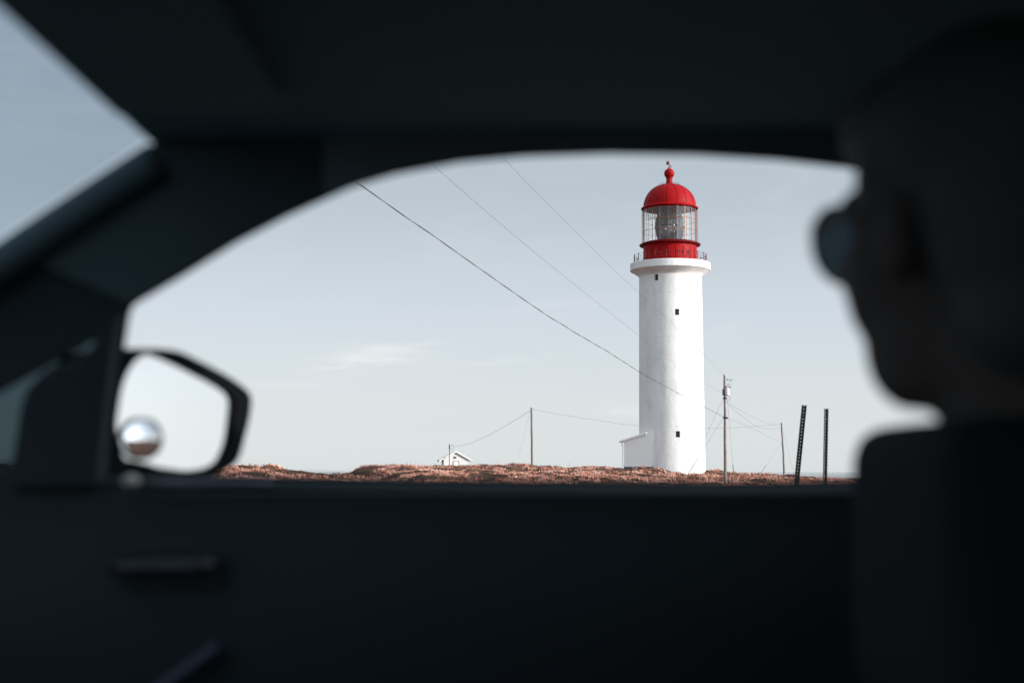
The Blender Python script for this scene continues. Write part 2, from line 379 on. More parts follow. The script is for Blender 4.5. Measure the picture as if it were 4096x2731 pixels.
M_red = mat("red_lantern_paint", (.31, .003, .005), .55, spec=.12, var=.18, vscale=2.0, bump=.1, bscale=6)
M_redd = mat("red_iron_trim", (.13, .002, .003), .6, spec=.12, var=.2, vscale=3)
M_bar = mat("rusty_glazing_bar", (.40, .16, .09), .5, .2, var=.3, vscale=4)
M_dark = mat("dark_recess", (.012, .014, .016), .3)
M_sill = mat("window_frame_paint", (.10, .10, .10), .6)
M_iron = mat("weathered_red_iron", (.13, .012, .012), .55, .1, var=.3, vscale=3)

def glass(name, tint, refl=.08, rough=.0):
    m = bpy.data.materials.new(name); m.use_nodes = True; t = m.node_tree; t.nodes.clear()
    o = t.nodes.new('ShaderNodeOutputMaterial'); tr = t.nodes.new('ShaderNodeBsdfTransparent'); tr.inputs[0].default_value = (*tint, 1)
    gl = t.nodes.new('ShaderNodeBsdfGlossy'); gl.inputs['Roughness'].default_value = rough
    mx = t.nodes.new('ShaderNodeMixShader'); lw0 = t.nodes.new('ShaderNodeLayerWeight'); lw = t.nodes.new('ShaderNodeMath'); lw.operation = 'POWER'; lw.inputs[1].default_value = 5.0; t.links.new(lw0.outputs['Facing'], lw.inputs[0])
    ad = t.nodes.new('ShaderNodeMath'); ad.operation = 'ADD'; ad.inputs[1].default_value = refl; ad.use_clamp = True
    t.links.new(lw.outputs[0], ad.inputs[0]); t.links.new(ad.outputs[0], mx.inputs[0]); t.links.new(tr.outputs[0], mx.inputs[1]); t.links.new(gl.outputs[0], mx.inputs[2]); t.links.new(mx.outputs[0], o.inputs[0])
    return m

TX, TY = tower_x, tower_y
D = TY
def Zp(y, Y=None): return P(2689, y, Y or D).z
def px2m(w): return w*D/F
zg = Zp(1056); zsb = Zp(1086); zcon = Zp(1108)       # gallery top, slab bottom, cove bottom
z0 = -1.5
rt, rb_ = px2m(251)/2, px2m(263.5)/2
lh = thing("lighthouse", (TX, TY, -0.3), 'tall white concrete lighthouse with a red domed lantern on the headland', 'lighthouse')
c0 = (TX, TY, 0)
# tower shaft: wall with openings cut for the three windows
bm = bmesh.new(); nseg = 240
win = []
def win_at(px, py, w_, h_):
    # point on shaft facing the camera
    p = P(px, py, D); dx = p.x - TX
    for _ in range(5):
        rr = rb_ + (rt-rb_)*(p.z-z0)/(zcon-z0)
        dy = -math.sqrt(max(rr*rr - dx*dx, 0)); p = P(px, py, D+dy); dx = p.x - TX
    return math.atan2(dy, dx), p.z, px2m(w_), px2m(h_), rr
wins = [win_at(2624.8, 1109, 17, 25), win_at(2708.8, 1247.5, 17, 24), win_at(2712, 1736, 17, 24)]
zs = sorted(set([z0, zcon] + list(np.linspace(z0, zcon, 60)) + [w_[1]+s*w_[3]/2 for w_ in wins for s in (-1, 1)]))
zs = [z for i, z in enumerate(zs)]
angs = sorted(set([2*PI*i/nseg - PI for i in range(nseg)]))
for a, z, ww, hh, rr in wins:
    ha = ww/2/rr
    angs = [q for q in angs if not (a-ha-.004 < q < a-ha+.004 or a+ha-.004 < q < a+ha+.004)] + [a-ha, a+ha]
angs = sorted(angs); na = len(angs)
grid = []
for z in zs:
    rr = rb_ + (rt-rb_)*(z-z0)/(zcon-z0)
    grid.append([bm.verts.new((TX+rr*math.cos(a), TY+rr*math.sin(a), z)) for a in angs])
def in_win(a, z):
    for A, zz, ww, hh, rr in wins:
        if abs(a-A) < ww/2/rr and abs(z-zz) < hh/2: return True
    return False
for i in range(len(zs)-1):
    for j in range(na):
        a1 = angs[j]; a2 = angs[(j+1) % na] + (2*PI if j == na-1 else 0)
        if in_win((a1+a2)/2, (zs[i]+zs[i+1])/2): continue
        bm.faces.new((grid[i][j], grid[i][(j+1) % na], grid[i+1][(j+1) % na], grid[i+1][j]))
bm_obj("tower_shaft", bm, M_white, lh, R(30))
for a, z, ww, hh, rr in wins:
    rv = Vector((math.cos(a), math.sin(a), 0)); tv = Vector((-math.sin(a), math.cos(a), 0)); ce = Vector((TX, TY, z))
    bm = bmesh.new()
    Mw = Matrix((tv, rv, Vector((0, 0, 1)))).transposed()
    dpt = .30
    for s in (-1, 1):
        box(bm, ce + tv*s*(ww/2+.03) + rv*(rr-dpt/2-.03), (.06, dpt, hh+.12), Mw)
        box(bm, ce + Vector((0, 0, s*(hh/2+.03))) + rv*(rr-dpt/2-.03), (ww, dpt, .06), Mw)
    wn = bm_obj("window", bm, M_white, lh)
    bm = bmesh.new()
    for s in (-1, 1):
        box(bm, ce + tv*s*(ww/2-.03) + rv*(rr-dpt+.03), (.05, .05, hh), Mw)
        box(bm, ce + Vector((0, 0, s*(hh/2-.025))) + rv*(rr-dpt+.03), (ww-.12, .05, .05), Mw)
    box(bm, ce + rv*(rr-dpt+.03), (ww-.12, .045, .04), Mw)
    bm_obj("frame", bm, M_sill, wn)
    bm = bmesh.new(); box(bm, ce + rv*(rr-dpt-.02), (ww, .02, hh), Mw); bm_obj("pane", bm, M_dark, wn)
# cove + gallery slab
rg = px2m(323)/2
bm = bmesh.new()
prof = [(rt, zcon-.02)] + [(rt+(rg-.12-rt)*q, zcon+(zsb-zcon)*q**.8) for q in np.linspace(0, 1, 8)][1:]
prof += [(rg-.05, zsb+.02), (rg, zsb+.07), (rg, zg-.05), (rg-.05, zg), (rt-1.0, zg+.02)]
lathe(bm, prof, 128, c0); bm_obj("gallery", bm, M_white, lh, R(30))
# red drum
rd = px2m(214)/2; zfl0 = Zp(997); zfl1 = Zp(983)
bm = bmesh.new(); lathe(bm, [(rd+.12, zg+.02), (rd+.12, zg+.12), (rd, zg+.14), (rd, zfl1-.02)], 96, c0); dr = bm_obj("lantern_drum", bm, M_red, lh, R(30))
for i in range(20):       # riveted seams, vents and a porthole row
    bm = bmesh.new(); a = 2*PI*i/20+.1; box(bm, (TX+(rd+.012)*math.cos(a), TY+(rd+.012)*math.sin(a), (zg+zfl0)/2+.06), (.03, .07, zfl0-zg-.12), rotz(a)); bm_obj("seam", bm, M_redd, dr)
for k, (da, zz) in enumerate(((-1.36, .62), (-1.18, .58), (-.95, .60), (-1.72, .60), (-2.1, .58))):
    bm = bmesh.new(); cx, cy = TX+(rd+.04)*math.cos(da), TY+(rd+.04)*math.sin(da)
    Mv = rotz(da); ell(bm, (cx, cy, zg+(zfl0-zg)*zz), (.06, .11, .11), Mv, 2); bm_obj("vent", bm, M_dark, dr, 3.1)
# flange at foot of the glazing
rf = px2m(245)/2; rgl = px2m(218)/2
bm = bmesh.new(); lathe(bm, [(rd-.02, zfl1-.02), (rf-.06, zfl1-.05), (rf, zfl1-.02), (rf+.02, zfl1+.10), (rf-.06, zfl1+.15), (rgl-.1, zfl1+.30), (rgl-.3, zfl1+.30)], 96, c0)
bm_obj("lantern_flange", bm, M_redd, lh, R(35))
# gallery railing
rr_ = px2m(291)/2; zr = zg+px2m(33)
bm = bmesh.new()
for h in (.40, .68, 1.0):
    tube(bm, [(TX+rr_*math.cos(2*PI*i/80), TY+rr_*math.sin(2*PI*i/80), zg+(zr-zg)*h*.97) for i in range(80)], .018, 5, closed=True)
rl = bm_obj("gallery_rail", bm, M_iron, lh)
for i in range(20):
    a = 2*PI*(i+.35)/20; x, y = TX+rr_*math.cos(a), TY+rr_*math.sin(a)
    bm = bmesh.new(); tube(bm, [(x, y, zg), (x, y, zr)], .034, 6); ell(bm, (x, y, zr+.05), (.07, .07, .07), sub=1)
    ell(bm, (x, y, zg+.04), (.09, .09, .05), sub=1); bm_obj("post", bm, M_iron, rl, 3.1)
# glazing
zgl0 = zfl1+.30; zgl1 = Zp(842)
bm = bmesh.new(); lathe(bm, [(rgl-.03, zgl0), (rgl-.03, zgl1)], 20, c0, PI/20); gz = bm_obj("lantern_glazing", bm, glass("lantern_glass", (.95, .97, .97), .09), lh)
bm = bmesh.new()
for i in range(20):
    a = 2*PI*i/20+PI/20; x, y = TX+rgl*math.cos(a), TY+rgl*math.sin(a)
    box(bm, (x, y, (zgl0+zgl1)/2), (.055, .05, zgl1-zgl0), rotz(a))
bm_obj("glazing_upright", bm, M_bar, gz)
bm = bmesh.new()
for q in (1/3, 2/3):
    tube(bm, [(TX+(rgl+.01)*math.cos(2*PI*i/20+PI/20), TY+(rgl+.01)*math.sin(2*PI*i/20+PI/20), zgl0+(zgl1-zgl0)*q) for i in range(20)], .026, 4, closed=True)
bm_obj("glazing_ring", bm, M_bar, gz)
# outside grab rails of the glazing
for i in range(10):
    bm = bmesh.new(); a = 2*PI*(i+.5)/10; x, y = TX+(rgl+.16)*math.cos(a), TY+(rgl+.16)*math.sin(a)
    tube(bm, [(x, y, zgl0-.1), (x, y, zgl1)], .012, 4); bm_obj("grab_rail", bm, M_iron, gz)
# lens
zc = (zgl0+zgl1)/2 - .05
M_lens = bpy.data.materials.new("prism_glass"); M_lens.use_nodes = True; b = M_lens.node_tree.nodes['Principled BSDF']
b.inputs['Base Color'].default_value = (.12, .135, .135, 1); b.inputs['Roughness'].default_value = .12; b.inputs['Transmission Weight'].default_value = .75; b.inputs['IOR'].default_value = 1.5; b.inputs['Specular IOR Level'].default_value = .8
M_brass = mat("dark_brass", (.10, .065, .045), .35, .7)
bm = bmesh.new(); prof = []
for k in range(61):
    q = k/60; z = zc-1.62+3.24*q; r = 1.0+.52*math.sin(PI*(q*.86+.07))**.8; prof.append((r+(.045 if k % 2 else 0), z))
lathe(bm, prof, 48, c0); ln = bm_obj("lens", bm, M_lens, lh, R(20))
bm = bmesh.new()
for i in range(8):
    a = 2*PI*i/8+.18
    tube(bm, [(TX+(r+.05)*math.cos(a), TY+(r+.05)*math.sin(a), z) for r, z in prof[::5]], .045, 5)
for z, r in ((zc-1.66, 1.15), (zc+1.66, 1.15), (zc, 1.62)):
    tube(bm, [(TX+r*math.cos(2*PI*i/40), TY+r*math.sin(2*PI*i/40), z) for i in range(40)], .05, 5, closed=True)
lathe(bm, [(.0, zc-2.0), (.7, zc-2.0), (.75, zc-1.66), (1.1, zc-1.62)], 24, c0)
bm_obj("lens_frame", bm, M_brass, ln)
for a, dz in ((-1.42, -.05), (-1.98, -.45), (-.5, .1), (2.2, 0)):
    bm = bmesh.new(); rv = Vector((math.cos(a), math.sin(a), 0)); tv = Vector((-math.sin(a), math.cos(a), 0))
    for r in (.18, .32, .47, .62):
        tube(bm, [Vector((TX, TY, zc+dz)) + rv*(1.60-.12*(r/.62)**2) + tv*r*math.cos(2*PI*i/24) + Vector((0, 0, r*math.sin(2*PI*i/24))) for i in range(24)], .028, 4, closed=True)
    ell(bm, Vector((TX, TY, zc+dz))+rv*1.56, (.14, .14, .14), sub=2)
    bm_obj("bullseye", bm, mat("bullseye_glass", (.42, .48, .48), .08, .3), ln, 3.1)
# dome
rev = px2m(229)/2; zev = Zp(836); zdt = Zp(737); rdm = px2m(211)/2
bm = bmesh.new()
prof = [(rdm-.35, zgl1-.02), (rev-.12, zev-.10), (rev, zev-.05), (rev+.03, zev+.06), (rev-.08, zev+.14), (rdm+.02, zev+.22)]
H = zdt-(zev+.22)
prof += [(max(.36, (rdm)*math.cos(q*PI/2)**.92), zev+.22+H*math.sin(q*PI/2)) for q in np.linspace(0.03, .965, 26)]
lathe(bm, prof, 96, c0)
dome = bm_obj("dome", bm, M_red, lh, R(32))
bm = bmesh.new()
for i in range(16):
    a = 2*PI*(i+.5)/16
    tube(bm, [(TX+(r+.008)*math.cos(a), TY+(r+.008)*math.sin(a), z) for r, z in prof[6:]], .024, 4)
bm_obj("rib", bm, M_redd, dome)
# ring rail on the dome, neck, ball, vane
rdr = 1.15; zdr = zdt-.30
bm = bmesh.new(); tube(bm, [(TX+rdr*math.cos(2*PI*i/40), TY+rdr*math.sin(2*PI*i/40), zdr+.28) for i in range(40)], .015, 4, closed=True)
for i in range(8):
    a = 2*PI*i/8; tube(bm, [(TX+rdr*math.cos(a), TY+rdr*math.sin(a), zdr+.28), (TX+rdr*math.cos(a), TY+rdr*math.sin(a), zdr-.05)], .014, 4)
bm_obj("dome_handrail", bm, M_iron, dome)
zb = Zp(694.5); rbal = px2m(41.5)/2
bm = bmesh.new(); lathe(bm, [(.62, zdt-.22), (.50, zdt-.05), (.38, zdt+.05), (.33, zdt+.35), (.30, zb-rbal-.05), (.37, zb-rbal+.0), (.37, zb-rbal+.08), (.28, zb-rbal+.14)], 32, c0)
lathe(bm, [(rbal*math.cos(q)+1e-4, zb+rbal*math.sin(q)) for q in np.linspace(-PI/2*.97, PI/2*.97, 20)], 32, c0)
lathe(bm, [(.12, zb+rbal-.02), (.10, zb+rbal+.12), (.03, zb+rbal+.2)], 12, c0)
bm_obj("finial_ball", bm, M_red, dome, R(40))
zv = Zp(644); bm = bmesh.new(); tube(bm, [(TX, TY, zb+rbal), (TX, TY, zv)], .022, 5)
box(bm, (TX-.17, TY, zv-.26), (.26, .03, .34)); tube(bm, [(TX-.25, TY, zv-.12), (TX+.24, TY, zv-.72)], .035, 5, .05)
tube(bm, [(TX-.3, TY, zv), (TX+.02, TY, zv)], .012, 4)
bm_obj("weather_vane", bm, M_redd, dome)

# lean-to shed against the tower
M_siding = bpy.data.materials.new("white_clapboard"); M_siding.use_nodes = True; t = M_siding.node_tree; b = t.nodes['Principled BSDF']
b.inputs['Roughness'].default_value = .6; g_ = t.nodes.new('ShaderNodeNewGeometry'); sx = t.nodes.new('ShaderNodeSeparateXYZ'); t.links.new(g_.outputs['Position'], sx.inputs[0])
wr = t.nodes.new('ShaderNodeMath'); wr.operation = 'WRAP'; wr.inputs[1].default_value = 0; wr.inputs[2].default_value = .17; t.links.new(sx.outputs['Z'], wr.inputs[0])
ls = t.nodes.new('ShaderNodeMath'); ls.operation = 'LESS_THAN'; ls.inputs[1].default_value = .03; t.links.new(wr.outputs[0], ls.inputs[0])
mx = t.nodes.new('ShaderNodeMix'); mx.data_type = 'RGBA'; mx.inputs['A'].default_value = (.74, .74, .74, 1); mx.inputs['B'].default_value = (.58, .58, .59, 1)
t.links.new(ls.outputs[0], mx.inputs['Factor']); t.links.new(mx.outputs['Result'], b.inputs['Base Color'])
M_trim = mat("white_trim", (.76, .76, .75), .55); M_grey = mat("dark_grey_fittings", (.12, .13, .14), .6); M_found = mat("concrete_footing", (.10, .10, .11), .8)  # the dark grey also serves the gable vent, mast and pole fittings
Ds = 149.6
pl = P(2494.7, 1869, Ds); pr = P(2572, 1869, Ds); zl1 = P(2494.7, 1765, Ds).z; zr1 = P(2572, 1741, Ds).z; zbt = P(2530, 1866, Ds).z
sh = thing("lean_to_shed", (pl.x, Ds, zbt-.1), 'small white clapboard lean-to shed against the left foot of the lighthouse', 'shed')
def prism(bm, pts_front, depth, dirv):
    a = [bm.verts.new(p) for p in pts_front]; bb = [bm.verts.new(Vector(p)+dirv*depth) for p in pts_front]
    bm.faces.new(a); bm.faces.new(bb[::-1]); n = len(a)
    for i in range(n): bm.faces.new((a[i], bb[i], bb[(i+1) % n], a[(i+1) % n]))
A = R(-16); u = Vector((math.cos(A), math.sin(A), 0)); v = Vector((-math.sin(A), math.cos(A), 0))
# front face runs from pl along u; its normal (-v) looks left of the camera, away from the sun
O = Vector((pl.x, Ds+.4, 0)); wdt = 3.2
def shp(s, d, z): return O + u*s + v*d + Vector((0, 0, z))
k_ = (zr1-zl1)/2.05
bm = bmesh.new(); prism(bm, [shp(0, 0, zbt), shp(wdt, 0, zbt), shp(wdt, 0, zl1+k_*wdt), shp(0, 0, zl1)], 3.4, v); bmesh.ops.recalc_face_normals(bm, faces=bm.faces)
bm_obj("wall", bm, M_siding, sh)
bm = bmesh.new(); prism(bm, [shp(.03, .03, zbt-.9), shp(wdt, .03, zbt-.9), shp(wdt, .03, zbt-.003), shp(.03, .03, zbt-.003)], 3.3, v); bmesh.ops.recalc_face_normals(bm, faces=bm.faces)
bm_obj("footing", bm, M_found, sh)
bm = bmesh.new(); oh = -.42
prism(bm, [shp(oh, -.22, zl1+k_*oh+.02), shp(2.5, -.22, zl1+k_*2.5+.02), shp(2.5, -.22, zl1+k_*2.5+.2), shp(oh, -.22, zl1+k_*oh+.2)], 3.8, v); bmesh.ops.recalc_face_normals(bm, faces=bm.faces)
rf_ = bm_obj("roof", bm, M_trim, sh)
bm = bmesh.new(); box(bm, shp(-.05, -.03, (zl1+zbt)/2-.02), (.1, .05, zl1-zbt-.04), rotz(A)); bm_obj("corner_board", bm, M_trim, sh)
bm = bmesh.new(); q = shp(-.13, .2, zl1-.32); box(bm, q, (.12, .14, .2), rotz(A), .02); ell(bm, q+Vector((-.03, 0, -.12)), (.06, .06, .05)); bm_obj("wall_lamp", bm, M_dark, sh)

# ---------------------------------------------------------------- far cabin
Dc = 235.0; ca = R(10); cu_ = Vector((math.cos(ca), math.sin(ca), 0)); cv_ = Vector((-math.sin(ca), math.cos(ca), 0))
pc = P(1774.5, 1886, Dc); w_c = 97*Dc/F; zbas = -1.3
ze = P(1800, 1836, Dc).z; zrd = P(1823, 1809, Dc).z
cb = thing("cabin", (pc.x, Dc, zbas), 'small white gabled cabin standing alone on the skyline left of the poles', 'cabin')
def cpnt(s, d, z): return Vector((pc.x, Dc, 0)) + cu_*s + cv_*d + Vector((0, 0, z))
dep = 2.6
bm = bmesh.new(); prism(bm, [cpnt(0, 0, zbas), cpnt(w_c, 0, zbas), cpnt(w_c, 0, ze), cpnt(w_c/2, 0, zrd), cpnt(0, 0, ze)], dep, cv_); bmesh.ops.recalc_face_normals(bm, faces=bm.faces)
bm_obj("wall", bm, M_siding, cb)
bm = bmesh.new(); kk = (zrd-ze)/(w_c/2); oh = .75
for s in (0, 1):
    e0, e1 = (-oh, w_c/2) if s == 0 else (w_c/2, w_c+oh)
    za = ze-kk*oh+.03 if s == 0 else zrd+.03; zb_ = zrd+.03 if s == 0 else ze-kk*oh+.03
    prism(bm, [cpnt(e0, -.3, za), cpnt(e1, -.3, zb_), cpnt(e1, -.3, zb_+.26), cpnt(e0, -.3, za+.26)], dep+.6, cv_)
bmesh.ops.recalc_face_normals(bm, faces=bm.faces)
bm_obj("roof", bm, M_trim, cb)
bm = bmesh.new(); box(bm, cpnt(w_c*.47, -.04, P(1820, 1829, Dc).z), (.42, .1, .34), rotz(ca)); bm_obj("gable_vent", bm, M_grey, cb)
bm = bmesh.new(); zd = P(1820, 1844, Dc).z
for s in (.40, .63): box(bm, cpnt(w_c*s, -.03, (zd+zbas)/2), (.07, .06, zd-zbas), rotz(ca))
box(bm, cpnt(w_c*.515, -.03, zd+.03), (w_c*.23+.07, .06, .06), rotz(ca)); bm_obj("door_frame", bm, M_sill, cb)
bm = bmesh.new(); box(bm, cpnt(w_c*.515, -.012, (zd+zbas)/2), (w_c*.23-.08, .03, zd-zbas-.01), rotz(ca)); bm_obj("door", bm, M_trim, cb)
bm = bmesh.new(); ms = cpnt(w_c*.24, -.12, 0); zmt = P(1801.5, 1775, Dc).z
tube(bm, [(ms.x, ms.y-.6, zbas), (ms.x, ms.y-.6, zmt)], .07, 6); box(bm, (ms.x+.0, ms.y-.6, P(1801, 1788, Dc).z), (.24, .2, .45)); 
tube(bm, [(ms.x+.0, ms.y-.6, zmt-.3), (ms.x+.5, ms.y-.6, zmt-.15), (ms.x+.75, ms.y-.6, zmt-.55), (ms.x+.45, ms.y-.6, zmt-.95), (ms.x, ms.y-.6, zmt-.8)], .03, 4)
bm_obj("service_mast", bm, M_grey, cb)
mast_top = Vector((ms.x+.1, ms.y-.6, zmt-.45))

# ---------------------------------------------------------------- utility poles
M_pole = mat("weathered_pole_wood", (.22, .205, .20), .85, var=.25, vscale=3, bump=.4, bscale=8)
M_pole2 = mat("reddish_pole_wood", (.24, .19, .17), .85, var=.35, vscale=2.5, bump=.4, bscale=8)
M_steel = mat("galvanised_steel", (.42, .44, .45), .4, .6)
M_wire = mat("dark_cable", (.05, .045, .045), .6)
M_wirep = mat("grey_wire", (.18, .17, .17), .5, .3)
def pole(px0, py0, px1, py1, Y, rb0, rt0, label, m):
    b0 = P(px0, py0, Y); t0 = P(px1, py1, Y); ex = (b0-t0).normalized(); b1 = b0 + ex*.9
    o = thing("utility_pole", (b0.x, Y, float(ground_z(b0.x, Y))), label, 'utility pole', 'wooden utility poles on the headland')
    bm = bmesh.new(); n = 9
    tube(bm, [b1.lerp(t0, i/n) + Vector((noise.noise(Vector((i*.7, Y, 0)))*.06*(0 < i < n), 0, 0)) for i in range(n+1)], rb0, 12, rt0)
    bm_obj("shaft", bm, m, o, 1.0)
    bm = bmesh.new(); d = t0; lathe(bm, [(rt0*1.15, -.06), (rt0*1.15, .02), (rt0*.3, .07)], 12, d); bm_obj("pole_cap", bm, M_steel, o)
    return o, t0
p1, top1 = pole(2129, 1900, 2126, 1630, 175, .15, .12, 'plain upright wooden pole rising between the small cabin and the lighthouse', M_pole)
bm = bmesh.new(); box(bm, top1+Vector((-.1, -.1, -.35)), (.14, .2, .1)); bm_obj('wire_bracket', bm, M_steel, p1); bm = bmesh.new(); box(bm, top1+Vector((.14, -.02, -.12)), (.2, .08, .06)); bm_obj("wire_bracket", bm, M_steel, p1)
p2, top2 = pole(2902, 1960, 2898.5, 1500, 113, .135, .085, 'tallest wooden pole with transformer can right of the lighthouse', M_pole2)
def pm(px, py, Y=113): return P(px, py, Y)
bm = bmesh.new(); c_ = pm(2908, 1567); Rc = .17
lathe(bm, [(.02, -.30), (Rc*.8, -.29), (Rc, -.25), (Rc, .22), (Rc*1.05, .23), (Rc*1.05, .27), (Rc*.7, .31), (.02, .32)], 20, c_+Vector((.0, -.12, 0)))
tr_ = bm_obj("transformer", bm, mat("pale_grey_enamel", (.72, .73, .70), .4), p2, R(35))
for dx in (-.08, .08): bm = bmesh.new(); lathe(bm, [(.035, 0), (.05, .04), (.03, .08), (.05, .12), (.03, .16), (.02, .2)], 8, c_+Vector((dx, -.12, .3))); bm_obj("bushing", bm, M_grey, tr_)
bm = bmesh.new(); box(bm, pm(2894, 1568)+Vector((0, .1, 0)), (.14, .18, .5), None, .02); bm_obj("junction_box", bm, M_grey, p2)
bm = bmesh.new()
q = pm(2907, 1519); tube(bm, [q+Vector((-.1, 0, 0)), q+Vector((.2, 0, .02))], .035, 6); lathe(bm, [(.03, -.02), (.07, 0), (.03, .03), (.07, .05), (.03, .08)], 8, q+Vector((.08, 0, .0)))
bm_obj("insulator", bm, M_steel, p2)
bm = bmesh.new()
tube(bm, [pm(2931, 1517), pm(2926, 1517), pm(2922, 1526), pm(2924, 1533), pm(2928, 1533)], .03, 5); tube(bm, [pm(2907, 1520), pm(2918, 1519), pm(2926, 1517)], .012, 4)
bm_obj("fuse_cutout", bm, M_steel, p2)
bm = bmesh.new()
tube(bm, catmull([pm(2907, 1541), pm(2914, 1534), pm(2919, 1540), pm(2921, 1550), pm(2915, 1552)], 4), .018, 5); ell(bm, pm(2920.5, 1549), (.05, .05, .09))
bm_obj("surge_arrester", bm, M_grey, p2)
bm = bmesh.new(); tube(bm, catmull([pm(2905, 1585), pm(2916, 1583), pm(2920, 1592), pm(2914, 1602), pm(2904, 1594)], 4), .012, 4); bm_obj("cable_loop", bm, M_wire, p2)
for yy in (1592, 1670): bm = bmesh.new(); lathe(bm, [(.145, -.06), (.17, -.05), (.17, .05), (.145, .06)], 12, pm(2900, yy)); bm_obj("clamp_band", bm, M_dark, p2)
bm = bmesh.new()
box(bm, pm(2906, 1671)+Vector((.03, -.1, 0)), (.16, .12, .1)); bm_obj("clamp_bracket", bm, M_dark, p2)
p3, top3 = pole(3139.5, 1935, 3126.5, 1690, 185, .155, .10, 'slightly leaning slim wooden pole nearest the two sign posts', M_pole)

# wires: each hangs between real ends; path follows a straight line in plan
def wire(label, pix, X0Y0, X1Y1, r, m, group, name="power_line", n=40, twist=0, kind_cat='wire'):
    """pix: picture points in order; the plan line runs through the two ends"""
    a = Vector(X0Y0); b = Vector(X1Y1)
    pp = catmull([Vector((x, y, 0)) for x, y in pix], max(4, n//max(1, len(pix)-1)))
    pts = []
    for q in pp:
        r3 = ray(q.x, q.y); k = r3.x/r3.y       # x = k*y on plan line a + s(b-a)
        dn = (b.x-a.x) - k*(b.y-a.y); s = (k*a.y - a.x)/dn; Y = a.y+s*(b.y-a.y)
        pts.append(P(q.x, q.y, Y))
    bm = bmesh.new()
    if twist:
        fine = catmull(pts, 6)
        for ph in (0, PI):
            tw = []
            L_ = 0
            for i, p in enumerate(fine):
                if i: L_ += (p-fine[i-1]).length
                th = L_/twist*2*PI+ph; tw.append(p+Vector((0, math.cos(th), math.sin(th)))*r*.8 + Vector((0, 0, noise.noise(Vector((L_*.35, 0, 0)))*r*2)))
            tube(bm, tw, r*.62, 5)
    else: tube(bm, pts, r, 5)
    o = bm_obj(name, bm, m, None, 3.1); tag(o, label, kind_cat, group)
    return o
pa = (top2.x, 113.0)
def near(px, Y): r3 = ray(px, 400); return (r3.x/r3.y*Y, Y)
wg = 'overhead wires to the pole by the lighthouse'
wire('thick twisted black service cable crossing in front of the lighthouse, lowest of three', [(700, 240), (1000, 446), (1425, 731), (1741, 949), (2160, 1242), (2438, 1411), (2577, 1498), (2786, 1611), (2897, 1668)], near(700, 26), pa, .013, M_wire, wg, twist=4.5)
wire('thin overhead wire between the thick cable and the steepest wire', [(1200, 200), (1500, 460), (1736, 665), (2055, 940), (2334, 1167), (2612, 1385), (2760, 1497), (2896, 1572)], near(1200, 30), pa, .0055, M_wirep, wg)
wire('thin steepest overhead wire coming down to the top of the pole', [(1650, 250), (1850, 450), (2011, 630), (2229, 853), (2438, 1062), (2647, 1254), (2790, 1390), (2897, 1507)], near(1650, 32), pa, .0048, M_wirep, wg)
pl3 = (top3.x, 185.0); pl1 = (top1.x, 175.0)
wg2 = 'wires strung between the far poles'
wire('sagging thin wire rising from the small cabin to the plain pole', [(1816, 1786), (1880, 1772), (1960, 1737), (2040, 1692), (2122, 1641)], (mast_top.x, mast_top.y), pl1, .019, M_wirep, wg2)
wire('thin wire sagging from the plain pole behind the lighthouse to the leaning pole', [(2129, 1636), (2240, 1657), (2400, 1682), (2500, 1696), (2640, 1710), (2821, 1713), (2913, 1711), (3022, 1704), (3126, 1697)], pl1, pl3, .015, M_wirep, wg2)
wire('upper sagging wire from the transformer pole to the leaning pole', [(2903, 1603), (2950, 1634), (3050, 1686), (3090, 1694), (3126, 1694)], pa, pl3, .010, M_wirep, wg2)
wire('middle sagging wire from the transformer pole to the leaning pole', [(2903, 1606), (2950, 1650), (3022, 1702), (3073, 1714), (3127, 1708)], pa, pl3, .010, M_wirep, wg2)
wire('lowest wire from the transformer pole to the waist of the leaning pole', [(2904, 1670), (2960, 1692), (3022, 1719), (3070, 1744), (3130, 1770)], pa, pl3, .010, M_wirep, wg2)
def guy(label, pa_, Ya, pg, pb, Yb, mg):
    a = P(*pa_, Ya); b = P(*pb, Yb); 
    f = (pg[1]-pa_[1])/(pb[1]-pa_[1]) if pg else 1
    o = thing("guy_wire", (b.x, b.y, b.z), label, 'guy wire', 'guy wires staying the poles')
    b2 = b+(b-a).normalized()*.5
    bm = bmesh.new(); tube(bm, [a, b2], .008, 5); bm_obj("strand", bm, M_wirep, o)
    if pg:
        bm = bmesh.new(); tube(bm, [a.lerp(b, f), b2], .035, 6); bm_obj("guard_sleeve", bm, mg, o)
M_sleeve = mat("guy_guard_pale", (.62, .56, .48), .5); M_sleeve2 = mat("guy_guard_green", (.16, .20, .19), .5)
guy('upper stay wire slanting left from the transformer pole', (2893, 1593), 113, None, (2751, 1903), 118, None)
guy('lower stay wire slanting left from the transformer pole with a pale sleeve', (2894, 1669), 113, (2784, 1823), (2747, 1904), 117.5, M_sleeve)
guy('stay wire dropping steeply right of the transformer pole with a dark sleeve', (2910, 1600), 113, (2930, 1848), (2935, 1902), 150, M_sleeve2)
guy('stay wire slanting left from the leaning pole with a sleeve', (3128, 1770), 185, (3066, 1860), (3032, 1908), 183, M_sleeve2)
guy('faint stay wire slanting right from the top of the leaning pole', (3129, 1712), 185, None, (3182, 1915), 187, None)
guy('stay wire left of the plain pole by the cabin with a pale sleeve', (2122, 1641), 175, (2071, 1832), (2062, 1868), 171, M_sleeve)

